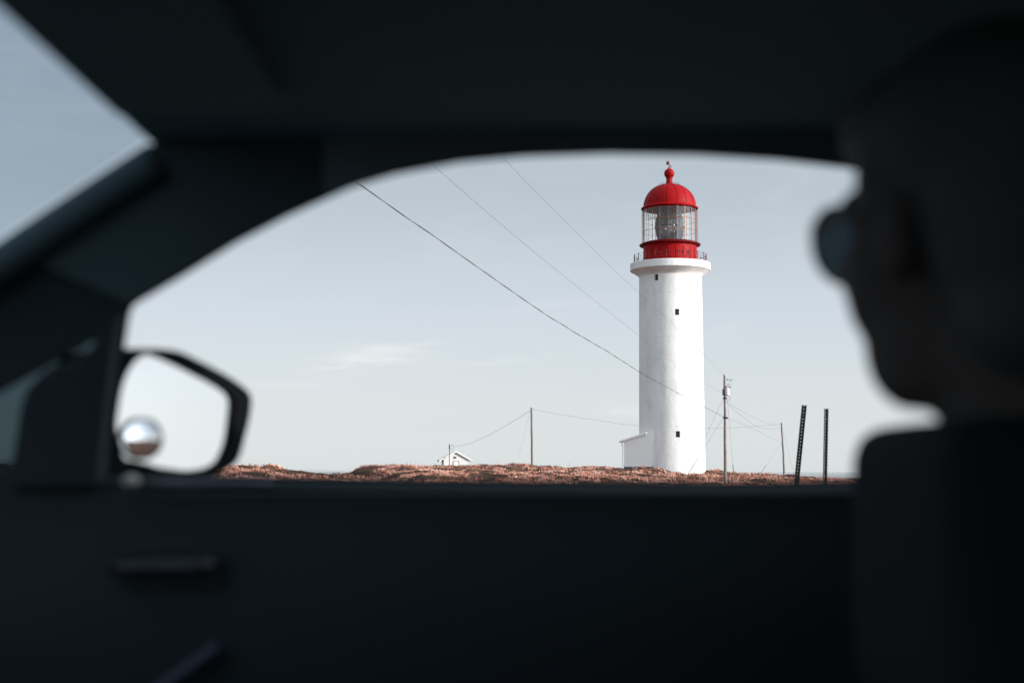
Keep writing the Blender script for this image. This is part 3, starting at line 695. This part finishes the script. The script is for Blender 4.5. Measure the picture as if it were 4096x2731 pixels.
# ---------------------------------------------------------------- perforated sign posts
M_post = mat("green_black_steel_post", (.022, .028, .028), .5, .3, var=.3, vscale=6)
def sign_post(x0, y0, x1, y1, Y, label, twist):
    b0 = P(x0, y0, Y); t0 = P(x1, y1, Y); d = (t0-b0).normalized()
    gz_ = float(ground_z(b0.x, Y)); b1 = b0 - d*((b0.z-gz_)/d.z + .15)
    o = bpy.data.objects.new("sign_post", None); C.objects.link(o); o.location = (b1.x, Y, gz_); tag(o, label, 'post', 'perforated steel posts with no sign')
    L_ = (t0-b1).length; X = Vector((1, 0, 0)); X = (X - d*X.dot(d)).normalized(); Yv = d.cross(X)
    X, Yv = X*math.cos(twist)+Yv*math.sin(twist), Yv*math.cos(twist)-X*math.sin(twist)
    def q(s, dd, h): return b1 + X*s + Yv*dd + d*h
    bm = bmesh.new()
    sp_ = .0495; hh = .014; hw = .0042; n = int(L_/sp_)
    # web with real holes: front sheet of thickness th
    th = .004; ww = .017
    cols = [-ww, -hw, hw, ww]; rows = [L_]
    rows = [0]; 
    for i in range(n-1, -1, -1): pass
    zt = [L_-.012-sp_*i for i in range(n)]
    cuts = sorted([0, L_] + [z for c in zt for z in (c-hh/2, c+hh/2) if 0 < z < L_])
    holes = [(c-hh/2, c+hh/2) for c in zt]
    def quad(a, b, c, e): bm.faces.new([bm.verts.new(p) for p in (a, b, c, e)])
    for z1, z2 in zip(cuts, cuts[1:]):
        mid = (z1+z2)/2; is_h = any(h0 < mid < h1 for h0, h1 in holes)
        for ci, (s1, s2) in enumerate(zip(cols, cols[1:])):
            if is_h and ci == 1:
                for dd0, dd1 in ((0, th),):
                    quad(q(s1, 0, z1), q(s1, th, z1), q(s1, th, z2), q(s1, 0, z2)); quad(q(s2, 0, z1), q(s2, 0, z2), q(s2, th, z2), q(s2, th, z1))
                    quad(q(s1, 0, z1), q(s2, 0, z1), q(s2, th, z1), q(s1, th, z1)); quad(q(s1, 0, z2), q(s1, th, z2), q(s2, th, z2), q(s2, 0, z2))
                continue
            quad(q(s1, 0, z1), q(s2, 0, z1), q(s2, 0, z2), q(s1, 0, z2)); quad(q(s1, th, z1), q(s1, th, z2), q(s2, th, z2), q(s2, th, z1))
    # hat-section flanks and lips
    sec = [(-ww, 0), (-.026, -.022), (-.038, -.022), (-.038, -.018), (-.028, -.018), (-ww-.001, .004)]
    for s in (1, -1):
        r0 = [bm.verts.new(q(s*a, b_, 0)) for a, b_ in sec]; r1 = [bm.verts.new(q(s*a, b_, L_)) for a, b_ in sec]
        for i in range(len(sec)):
            j = (i+1) % len(sec); bm.faces.new((r0[i], r0[j], r1[j], r1[i]))
        bm.faces.new(r0); bm.faces.new(r1)
    bm.normal_update()
    bm_obj("channel", bm, M_post, o)
    for i in (3, 21):
        bm = bmesh.new(); c_ = q(0, th, L_-.012-sp_*i); tube(bm, [c_-Yv*.012, c_+Yv*.012], .0075, 6)
        bm_obj("bolt", bm, M_steel, o)
sign_post(3186, 1930, 3217, 1620, 21.6, 'leaning dark perforated steel post without a sign', -.15)
sign_post(3297, 1930, 3303, 1634, 22.2, 'upright dark perforated steel post without a sign', .3)

# ---------------------------------------------------------------- the car
def dk(name, k=1.0, rough=.8, **kw): return mat(name, (.075*k, .105*k, .125*k), rough, **kw)
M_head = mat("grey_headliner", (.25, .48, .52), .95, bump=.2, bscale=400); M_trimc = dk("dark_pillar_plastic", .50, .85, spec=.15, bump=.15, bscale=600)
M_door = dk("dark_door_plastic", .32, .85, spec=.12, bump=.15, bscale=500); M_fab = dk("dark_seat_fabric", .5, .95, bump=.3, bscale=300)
M_lin = mat("pillar_shade_lift", (.082, .125, .142), .95, spec=.1); M_gloss = mat("gloss_black_trim", (.012, .014, .018), .18, spec=.5); M_paint = mat("dark_body_paint", (.008, .010, .012), .3, .0)
M_chrome = mat("chrome", (.75, .75, .76), .12, 1.0); M_satin = mat("satin_metal_trim", (.05, .055, .065), .5, .8); M_rub = mat("black_rubber", (.003, .004, .005), .8, spec=.04)
car = thing("car", (0.6, .7, -1.26), 'dark car interior framing the view through its front side window', 'car')
# inner face plane of the side: leans in towards the roof
sd0 = Vector((0, 1.5, -.01)); sn = Vector((0, 1, .36)).normalized(); su = Vector((-1, 0, 0)); sv = sn.cross(su)  # su x sv = sn (points outward)
if su.cross(sv).dot(sn) < 0: sv = -sv
def PS(px, py): return Pp(px, py, sd0, sn)
win_px = [(405, 1924), (430, 1700), (450, 1540), (470, 1376), (486, 1280), (498, 1238), (524, 1214), (697, 1113), (923, 973), (1132, 864), (1393, 747), (1567, 695), (1829, 646), (2090, 622), (2438, 611), (2786, 616), (3135, 637), (3396, 667), (3700, 712), (3900, 750), (3930, 800), (3930, 1800), (3900, 1925), (3700, 1938), (3460, 1948), (2900, 1958), (2400, 1953), (1700, 1945), (1000, 1931)]
win_w = [PS(x, y) for x, y in win_px]
qg_px = [(-260, 1724), (0, 1572), (150, 1490), (330, 1392), (372, 1362), (378, 1378), (345, 1418), (240, 1458), (160, 1500), (118, 1545), (100, 1610), (86, 1720), (74, 1830), (58, 1864), (30, 1872), (-260, 1872)]
qg_w = [PS(x, y) for x, y in qg_px]
def SP(X, z): return Vector((X, 1.5-.36*(z+.01), z))
pil = [PS(600, 585), PS(300, 782), PS(0, 975), PS(-300, 1165)]
outer = [SP(1.7, .335), SP(pil[0].x+.02, .335)] + pil + [SP(-1.35, -.03), SP(-1.35, -.06), SP(1.7, -.06)]
# the side outline above the windscreen edge keeps to the roof line
side = plate("side_frame", outer, [win_w, qg_w], sd0, su, sv, .02, M_trimc, car, bevel=.004, off=.010)
bm = bmesh.new()
qo = Vector((0, 0, 0)) + sn*.02
bm.faces.new([bm.verts.new(PS(x, y)+sn*.021) for x, y in ((-420, 1790), (0, 1520), (360, 1320), (425, 1330), (425, 1440), (130, 1915), (-420, 1915))]); bmesh.ops.triangulate(bm, faces=bm.faces)
bm_obj("quarter_glass", bm, glass("tinted_quarter_glass", (.055, .085, .098), .0, .05), car)
top_px = [(1300, 784), (1393, 747), (1567, 695), (1829, 646), (2090, 622), (2438, 611), (2786, 616), (3135, 637), (3396, 667), (3700, 712), (3900, 750)]
rw = [PS(x, y)+Vector((0, 0, .001)) for x, y in top_px]; rail_out = rw + [SP(rw[-1].x, .332), SP(rw[0].x, .332)]
plate("rail_facing", rail_out, [], sd0, su, sv, .006, mat("rail_shade_lift", (.22, .34, .39), .95, spec=.1), car, bevel=.001, off=-.0045)  # facing added over the frame, coloured paler to offset the shade there
lin = [(524, 1214), (697, 1113), (923, 973), (1132, 864), (1296, 786)]
plate("pillar_facing", [PS(x, y) for x, y in lin] + [SP(PS(1296, 786).x, .332), pil[0], pil[1], pil[2]], [], sd0, su, sv, .006, M_lin, car, bevel=.001, off=-.0045)  # another added facing, its colour raised to even out the pillar's shade
# window rubber seal round the opening
bm = bmesh.new(); tube(bm, [p+sn*.018 for p in win_w], .004, 6, closed=True); bm_obj("window_seal", bm, M_rub, car, 3.1)
# roof
bm = bmesh.new()
hx = pil[0].x; hz = .325
def roofz(X, Y): return hz + .045*(1-((Y-.62)/.80)**2)*min(1, max(0, (X-hx)/.35)) 
xs_ = np.linspace(hx, 2.0, 26); ys_ = np.linspace(-.16, 1.405, 24)
low = [[bm.verts.new((x, y, roofz(x, y))) for y in ys_] for x in xs_]
hi = [[bm.verts.new((x-.01, y, roofz(x, y)+.10+.03*min(1, (x-hx)/.4))) for y in ys_] for x in xs_]
for i in range(25):
    for j in range(23):
        bm.faces.new((low[i][j], low[i][j+1], low[i+1][j+1], low[i+1][j])); bm.faces.new((hi[i][j], hi[i+1][j], hi[i+1][j+1], hi[i][j+1]))
for i in range(25):
    for j in (0, 23): bm.faces.new((low[i][j], low[i+1][j], hi[i+1][j], hi[i][j]))
for j in range(23):
    for i in (0, 25): bm.faces.new((low[i][j], low[i][j+1], hi[i][j+1], hi[i][j]))
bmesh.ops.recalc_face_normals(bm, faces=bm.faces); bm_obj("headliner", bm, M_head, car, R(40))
bm = bmesh.new(); box(bm, (hx+.085, 1.02, .318), (.15, .42, .014), None, .005); bm_obj("sun_visor", bm, M_head, car)
bm = bmesh.new(); tube(bm, catmull([(.32, 1.33, .325), (.35, 1.30, .285), (.45, 1.29, .28), (.55, 1.30, .285), (.58, 1.33, .325)], 5), .011, 8); bm_obj("grab_handle", bm, M_trimc, car, 3.1)
# A-pillar cover, a rounded strip over the frame
bm = bmesh.new()
# its windscreen edge coincides with the side frame edge; runs from roof corner to the cowl
q0 = [PS(640, 640), PS(300, 862), PS(0, 1062), PS(-300, 1250)]
pc_ = catmull([p - sn*.004 for p in q0], 6)
tube(bm, pc_, .020, 10); bm_obj("pillar_trim", bm, M_lin, car, 3.1)
# windscreen (roof header down to the cowl)
cw0 = pil[3] + (pil[3]-pil[0])*.25
bm = bmesh.new(); ws = [Vector((hx, 1.385, .33)), cw0, Vector((cw0.x-.08, -.05, cw0.z)), Vector((hx-.02, -.05, .335))]
bm.faces.new([bm.verts.new(p) for p in ws]); bm_obj("windscreen", bm, glass("windscreen_glass", (.70, .76, .82), .0), car)
# dashboard and firewall
bm = bmesh.new(); box(bm, (-1.02, .68, -.27), (.78, 1.56, .36), None, .05); bm_obj("dashboard", bm, M_door, car, R(40))
bm = bmesh.new(); box(bm, (-1.0, .68, -.84), (.5, 1.5, .7), None, .03); bm_obj("firewall", bm, M_fab, car)
bm = bmesh.new(); box(bm, (.4, .68, -1.0), (2.6, 1.6, .05)); bm_obj("floor_pan", bm, M_fab, car)
# door panel below the window
zsill = -.02
bm = bmesh.new()
def dp(X, z): # lower inner door surface: bulges inward below the sill
    return 1.492 - .36*0 - .035*max(0, min(1, (-.03-z)/.10)) - .02*math.sin(max(0, min(1, (-.1-z)/.5))*PI)
zz_ = [-.016, -.022, -.035, -.06, -.1, -.15, -.2, -.3, -.45, -.6, -.8]
xx_ = np.linspace(-.98, .62, 30)
g2 = [[bm.verts.new((x, dp(x, z)+(.02 if k == 0 else 0), z)) for x in xx_] for k, z in enumerate(zz_)]
g3 = [[bm.verts.new((x, 1.60-.0*k, z+.004)) for x in xx_] for k, z in enumerate(zz_)]
for a, b_ in zip(g2, g2[1:]):
    for j in range(29): bm.faces.new((a[j], a[j+1], b_[j+1], b_[j]))
for a, b_ in zip(g3, g3[1:]):
    for j in range(29): bm.faces.new((a[j], b_[j], b_[j+1], a[j+1]))
for j in range(29): bm.faces.new((g2[0][j], g3[0][j], g3[0][j+1], g2[0][j+1])); bm.faces.new((g2[-1][j], g2[-1][j+1], g3[-1][j+1], g3[-1][j]))
for i in range(len(zz_)-1):
    for j in (0, 29): bm.faces.new((g2[i][j], g2[i+1][j], g3[i+1][j], g3[i][j]))
bmesh.ops.recalc_face_normals(bm, faces=bm.faces)
door = bm_obj("front_door", bm, M_door, car, R(40))
dpl = 1.44
bm = bmesh.new(); h0 = P(500, 2268, dpl); h1 = P(800, 2266, dpl); h2 = P(850, 2245, dpl)
tube(bm, catmull([h0+Vector((-.02, .03, 0)), h0, h0.lerp(h1, .5), h1, h2+Vector((0, .03, .0))], 6), .0075, 8); bm_obj("handle", bm, M_satin, door, 3.1)
bm = bmesh.new(); box(bm, P(660, 2270, dpl)+Vector((0, .012, 0)), (.105, .006, .04), None, .003); bm_obj("handle_cup", bm, M_door, door)
bm = bmesh.new(); s0 = P(560, 1933, 1.478); s1 = P(1090, 1934, 1.478)
tube(bm, [s0, s0.lerp(s1, .5), s1], .0042, 8); bm_obj("belt_trim", bm, mat("gloss_grey_belt_trim", (.06, .07, .10), .25, .3), door, 3.1)
bm = bmesh.new(); e = P(524, 1924, 1.468); ell(bm, (e.x, e.y, e.z), (.009, .009, .0065)); bm_obj("sill_glint_bead", bm, mat("painted_glint_pale", (.45, .44, .40), .3), door, 3.1)  # pale bead added to stand for the bright glint on the sill
bm = bmesh.new(); box(bm, (-.05, 1.40, -.30), (.75, .12, .06), None, .02); bm_obj("armrest", bm, M_door, door)
a0, a1, a2 = P(640, 2760, 1.425), P(760, 2670, 1.43), P(875, 2585, 1.435)
bm = bmesh.new(); tube(bm, catmull([P(560, 2860, 1.42), a0, a1, a2], 5), .009, 8); bm_obj("door_pull", bm, mat("satin_pull_trim", (.045, .055, .08), .5, .7), door, 3.1)
# sail panel (dark corner block between quarter glass and window), inside
sail = [(60, 1870), (86, 1720), (104, 1600), (125, 1545), (165, 1500), (250, 1458), (345, 1418), (420, 1330), (490, 1250), (466, 1376), (446, 1540), (428, 1700), (405, 1924), (60,1924)]
plate("mirror_sail", [PS(x, y) for x, y in sail], [], sd0, su, sv, .018, M_trimc, car, bevel=.003, off=-.008)
# outer skin, rear door and pillars
bm = bmesh.new(); box(bm, (.36, 1.625, -.55), (2.9, .05, 1.03), None, .02); bm_obj("outer_skin", bm, M_paint, car, R(40))
bm = bmesh.new(); box(bm, (1.35, 1.45, -.45), (1.3, .14, .85), None, .02); bm_obj("rear_door", bm, M_door, car)
# centre pillar
bm = bmesh.new(); cpil = [SP(.52, .33), SP(.62, .33), SP(.68, -.06), SP(.54, -.06)]
bm.free()
plate("centre_pillar", cpil, [], sd0, su, sv, .06, M_trimc, car, bevel=.008, off=-.03)
# near side of the cabin with its open window beside the camera, and an added windowless wall blocking sun from behind
nd = Vector((0, -.17, 0)); nn = Vector((0, 1, 0))
o_ = [Vector((-1.5, -.17, -.9)), Vector((2.0, -.17, -.9)), Vector((2.0, -.17, .34)), Vector((-.36, -.17, .34)), Vector((-1.5, -.17, -.25))]
h_ = [Vector((-.80, -.17, -.13)), Vector((.62, -.17, -.13)), Vector((.56, -.17, .29)), Vector((-.25, -.17, .29))]
plate("near_door", o_, [h_], nd, (1, 0, 0), (0, 0, 1), .05, M_door, car, bevel=.006)
bm = bmesh.new(); box(bm, (2.0, .66, -.3), (.05, 1.7, 1.35)); bm_obj("rear_sun_block", bm, M_fab, car)
# seats
for (sx_, sy) in ((.72, 1.0), (.78, .30)):
    bm = bmesh.new(); box(bm, (sx_-.22, sy, -.60), (.56, .50, .16), Matrix.Rotation(R(6), 3, 'Y'), .05)
    st = bm_obj("front_seat", bm, M_fab, car, R(50))
    bm = bmesh.new(); box(bm, (sx_+.10, sy, -.24), (.14, .50, .66), Matrix.Rotation(R(14), 3, 'Y'), .06); bm_obj("backrest", bm, M_fab, st, R(50))
    bm = bmesh.new(); box(bm, (sx_+.21, sy, .165), (.09, .27, .17), Matrix.Rotation(R(8), 3, 'Y'), .035)
    tube(bm, [(sx_+.19, sy-.06, .02), (sx_+.20, sy-.06, .12)], .006, 6); tube(bm, [(sx_+.19, sy+.06, .02), (sx_+.20, sy+.06, .12)], .006, 6); bm_obj("headrest", bm, M_fab, st, R(50))
# door mirror
def zq(l): return [(x/1.96, 1200+y/1.96) for x, y in l]
mc_ = P(690, 1640, 1.76); mn = Vector((.958, -.286, .0)).normalized()
mu = Vector((0, 0, 1)).cross(mn).normalized(); mv = mn.cross(mu)
def PM(x, y, off=0): return Pp(x, y, mc_ + mn*off, mn)
hous = catmull([Vector((x, y, 0)) for x, y in zq([(800, 1390), (780, 900), (850, 450), (980, 385), (1150, 380), (1300, 383), (1400, 402), (1500, 448), (1650, 523), (1800, 608), (1915, 692), (1955, 745), (1963, 800), (1950, 920), (1910, 1080), (1870, 1225), (1815, 1305), (1700, 1360), (1500, 1388), (1150, 1395)])], 4, True)
glo = catmull([Vector((x, y, 0)) for x, y in zq([(1150, 424), (1250, 444), (1400, 508), (1550, 583), (1700, 663), (1795, 730), (1826, 795), (1820, 900), (1797, 1080), (1760, 1195), (1708, 1278), (1600, 1325), (1450, 1338), (1350, 1326), (1220, 1306), (1130, 1276), (1040, 1255), (960, 1235), (930, 1120), (900, 990), (912, 860), (943, 685), (990, 560), (1060, 465)])], 4, True)
hw = [PM(p.x, p.y) for p in hous]; gw = [PM(p.x, p.y) for p in glo]
mir = thing("x", (0, 0, 0), None, None); bpy.data.objects.remove(mir)
# shell: rim ring then a tapering bowl behind it
bm = bmesh.new(); n = len(hw); cen = sum(hw, Vector())/n
def ring(pts, sc, off): return [bm.verts.new(cen + (p-cen)*sc - mn*off) for p in pts]
rings = []
gi = []
for p in hw:   # nearest inner outline by angle
    d = (p-cen)
    gi.append(d)
gc = sum(gw, Vector())/len(gw)
def ray_in(th):
    best = None; dv = mu*math.cos(th)+mv*math.sin(th)
    best = max(gw, key=lambda g_: (g_-cen).normalized().dot(dv)); return best
shell = [ring(hw, .985, -.002), ring(hw, 1.0, .004), ring(hw, 1.0, .02), ring(hw, .985, .045), ring(hw, .93, .075), ring(hw, .80, .10), ring(hw, .55, .118), ring(hw, .2, .124)]
for a, b_ in zip(shell, shell[1:]):
    for i in range(n): bm.faces.new((a[i], a[(i+1) % n], b_[(i+1) % n], b_[i]))
bm.faces.new(shell[-1]); bmesh.ops.recalc_face_normals(bm, faces=bm.faces)
house = bm_obj("side_mirror", bm, M_rub, car, R(50))
bez = plate("mirror_rim", [cen+(p-cen)*.985 for p in hw], [gw], mc_, mu, mv, .006, M_rub, house, off=.0)
M_mir = mat("mirror_silver", (.93, .94, .95), .02, 1.0)
bm = bmesh.new(); f = bm.faces.new([bm.verts.new(p - mn*.0025) for p in [gc+(q-gc)*1.02 for q in gw]]); bmesh.ops.triangulate(bm, faces=[f]); bm_obj("mirror_glass", bm, M_mir, house)
# little round convex mirror stuck on the glass
bcx, bcy = 1122/1.96, 1200+1085/1.96
bc = PM(bcx, bcy); ex = (PM(bcx+72, bcy)-bc); ey = (PM(bcx, bcy-78)-bc)
bm = bmesh.new(); rg_ = []
for k in range(13):
    q = k/12; hgt = .0085*(1-q*q)
    rg_.append([bm.verts.new(bc + (ex*math.cos(2*PI*i/48)+ey*math.sin(2*PI*i/48))*max(q, .01) + mn*(.001+hgt)) for i in range(48)])
for a, b_ in zip(rg_, rg_[1:]):
    for i in range(48): bm.faces.new((a[i], b_[i], b_[(i+1) % 48], a[(i+1) % 48]))
bm.faces.new(rg_[0]); bmesh.ops.recalc_face_normals(bm, faces=bm.faces); bm_obj("blind_spot_mirror", bm, M_mir, house, 3.1)
bm = bmesh.new(); tube(bm, [bc+ex*1.02*math.cos(2*PI*i/48)+ey*1.02*math.sin(2*PI*i/48)+mn*.001 for i in range(48)], .0014, 6, closed=True); bm_obj("blind_spot_rim", bm, M_rub, house, 3.1)
bm = bmesh.new(); box(bm, cen - mn*.05 + Vector((-.085, -.12, -.050)), (.06, .22, .04), rotz(.1), .012); bm_obj("mirror_arm", bm, M_paint, house)

# ---------------------------------------------------------------- person
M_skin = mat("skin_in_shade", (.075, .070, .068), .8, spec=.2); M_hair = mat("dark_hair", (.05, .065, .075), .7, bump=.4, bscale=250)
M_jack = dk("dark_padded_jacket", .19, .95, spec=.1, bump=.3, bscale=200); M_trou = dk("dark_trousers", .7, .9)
th = R(68); f_ = Vector((-math.cos(th), math.sin(th), 0)); s_ = Vector((-math.sin(th), -math.cos(th), 0)); zu = Vector((0, 0, 1))
hc = Vector((.315, .95, .165)); MH = Matrix((f_, s_, zu)).transposed()
per = thing("person", (.55, .98, -.55), 'person in sunglasses and dark jacket on the front seat, looking out of the window', 'person')
def hp(a, b_, c_): return hc + f_*a + s_*b_ + zu*c_
def HE(bm, c_, r, sub=3): ell(bm, hp(*c_), r, MH, sub)
bm = bmesh.new()
HE(bm, (-.015, 0, .035), (.093, .072, .082), 4); HE(bm, (.022, 0, .0), (.07, .068, .095), 4); HE(bm, (.030, 0, -.05), (.060, .058, .060), 4)
HE(bm, (.052, 0, -.095), (.036, .034, .026)); HE(bm, (.020, .040, -.080), (.040, .028, .045)); HE(bm, (.020, -.040, -.080), (.040, .028, .045)); HE(bm, (.035, .046, -.035), (.040, .026, .05)); HE(bm, (.035, -.046, -.035), (.040, .026, .05)); HE(bm, (-.005, .0, -.10), (.05, .045, .035)); HE(bm, (.038, .03, -.080), (.040, .022, .030)); HE(bm, (.038, -.03, -.080), (.040, .022, .030))
for s in (-1, 1):
    HE(bm, (.060, s*.040, -.028), (.026, .026, .024)); HE(bm, (.074, s*.030, .026), (.018, .028, .011)); HE(bm, (-.008, s*.074, -.012), (.018, .009, .030)); HE(bm, (-.014, s*.081, .0), (.012, .005, .018))
    HE(bm, (.078, s*.032, .004), (.013, .014, .011))
HE(bm, (.092, 0, .004), (.010, .008, .016)); HE(bm, (.100, 0, -.012), (.012, .008, .018)); HE(bm, (.108, 0, -.028), (.012, .010, .009)); HE(bm, (.098, .011, -.032), (.010, .008, .006)); HE(bm, (.098, -.011, -.032), (.010, .008, .006))
HE(bm, (.086, 0, -.058), (.012, .024, .006)); HE(bm, (.084, 0, -.068), (.011, .021, .007)); HE(bm, (.082, 0, -.092), (.014, .018, .014))
nk0 = hp(-.012, 0, -.08); nk1 = Vector((.39, .95, -.09)); capsule(bm, nk0, nk1, .054, .060)
# torso, arms (forearms resting in the lap), legs
sh_l = Vector((.43, .77, -.12)); sh_r = Vector((.43, 1.15, -.12)); ch = Vector((.44, .96, -.18)); hipc = Vector((.50, .97, -.50))
capsule(bm, ch, hipc, .135, .135); capsule(bm, Vector((.44, .83, -.15)), Vector((.44, 1.09, -.15)), .085, .085)
hands = []
for s, shd in ((-1, sh_l), (1, sh_r)):
    elb = shd + Vector((-.05, s*.03, -.26)); wr_ = Vector((.13, .98+s*.11, -.40))
    capsule(bm, shd, elb, .050, .040); capsule(bm, elb, wr_, .040, .026)
    d = (Vector((-.08, -s*.03, -.015))).normalized(); side = Vector((0, s, 0)); up_ = d.cross(side).normalized()*1
    pal = wr_+d*.045; 
    for k in range(4): capsule(bm, wr_+d*.01+side*(.012*(k-1.5)), wr_+d*.085+side*(.019*(k-1.5)), .014, .0105)
    for k, ln_ in enumerate((.070, .080, .074, .058)):
        b0 = wr_+d*.085+side*(.0195*(1.5-k)); b1 = b0+d*ln_*.45+Vector((0, 0, -.004)); b2 = b1+d*ln_*.33+Vector((0, 0, -.014)); b3 = b2+d*ln_*.2+Vector((0, 0, -.014))
        capsule(bm, b0, b1, .0095, .0088); capsule(bm, b1, b2, .0088, .0082); capsule(bm, b2, b3, .0082, .0075)
    t0 = wr_+d*.025-side*.022; t1 = t0+d*.035-side*.026; t2 = t1+d*.03-side*.006; capsule(bm, t0, t1, .014, .011); capsule(bm, t1, t2, .011, .009)
    hip = hipc+Vector((0, s*.09, -.02)); kn = Vector((.03, .97+s*.13, -.47)); an = Vector((-.18, .97+s*.11, -.90)); toe = an+Vector((-.18, s*.02, -.04))
    capsule(bm, hip, kn, .085, .055); capsule(bm, kn, an, .053, .036); capsule(bm, an, toe, .036, .030)
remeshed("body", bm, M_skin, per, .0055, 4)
# hair cap
bm = bmesh.new()
HE(bm, (-.022, 0, .048), (.100, .083, .086), 4); HE(bm, (.022, 0, .072), (.080, .077, .046), 4); HE(bm, (-.055, 0, .0), (.065, .078, .085), 4); HE(bm, (-.06, 0, -.06), (.048, .062, .05), 3)
for s in (-1, 1): HE(bm, (.008, s*.070, .030), (.030, .012, .034))
remeshed("hair", bm, M_hair, per, .005, 3)
# jacket: padded, bunched up to the jaw
bm = bmesh.new()
zt_ = .022
box(bm, (.425, .985, -.072), (.33, .28, .21), Matrix.Rotation(R(1), 3, 'Y'), .028)
capsule(bm, Vector((.46, .84, -.11)), Vector((.46, 1.11, -.11)), .11, .11); capsule(bm, Vector((.46, .96, -.15)), Vector((.51, .97, -.46)), .165, .16)
for s, shd in ((-1, sh_l), (1, sh_r)):
    elb = shd + Vector((-.05, s*.03, -.26)); wr_ = Vector((.13, .98+s*.11, -.40))
    capsule(bm, shd, elb, .073, .062); capsule(bm, elb, elb.lerp(wr_, .93), .060, .041)
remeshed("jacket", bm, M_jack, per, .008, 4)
bm = bmesh.new()
for s in (-1, 1):
    hip = hipc+Vector((0, s*.09, -.02)); kn = Vector((.03, .97+s*.13, -.47)); an = Vector((-.18, .97+s*.11, -.90))
    capsule(bm, hip, kn, .098, .068); capsule(bm, kn, kn.lerp(an, .93), .066, .052)
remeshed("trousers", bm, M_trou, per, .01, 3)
# sunglasses
bm = bmesh.new()
def lens_pts(sgn, n=28, grow=1.0):
    out_ = []
    for i in range(n):
        a = 2*PI*i/n; y = .028*math.cos(a)*grow; z = .031*math.sin(a)*grow
        if z > 0: z *= .86
        yy = .035+y
        out_.append(hp(.108-.16*max(0, yy-.01)**1.35*1.6, sgn*yy, .003+z))
    return out_
for s in (-1, 1): tube(bm, lens_pts(s), .0016, 6, closed=True)
tube(bm, [hp(.1085, -.008, .006), hp(.111, 0, .009), hp(.1085, .008, .006)], .0016, 6)
for s in (-1, 1): tube(bm, catmull([hp(.096, s*.063, .008), hp(.088, s*.072, .009), hp(.03, s*.0795, .008), hp(-.01, s*.084, .004), hp(-.03, s*.082, -.015)], 4), .0018, 6)
sg = bm_obj("sunglasses", bm, mat("dark_glasses_frame", (.012, .013, .015), .3), per, 3.1)
M_sun = glass("smoked_lens", (.026, .036, .044), .0, .02)
for s in (-1, 1):
    bm = bmesh.new(); pts = lens_pts(s); cc = sum(pts, Vector())/len(pts) + f_*.003
    vs2 = [bm.verts.new(p) for p in pts]; v0 = bm.verts.new(cc)
    for i in range(len(vs2)): bm.faces.new((vs2[i], vs2[(i+1) % len(vs2)], v0))
    bm_obj("lens", bm, M_sun, sg, 3.1)
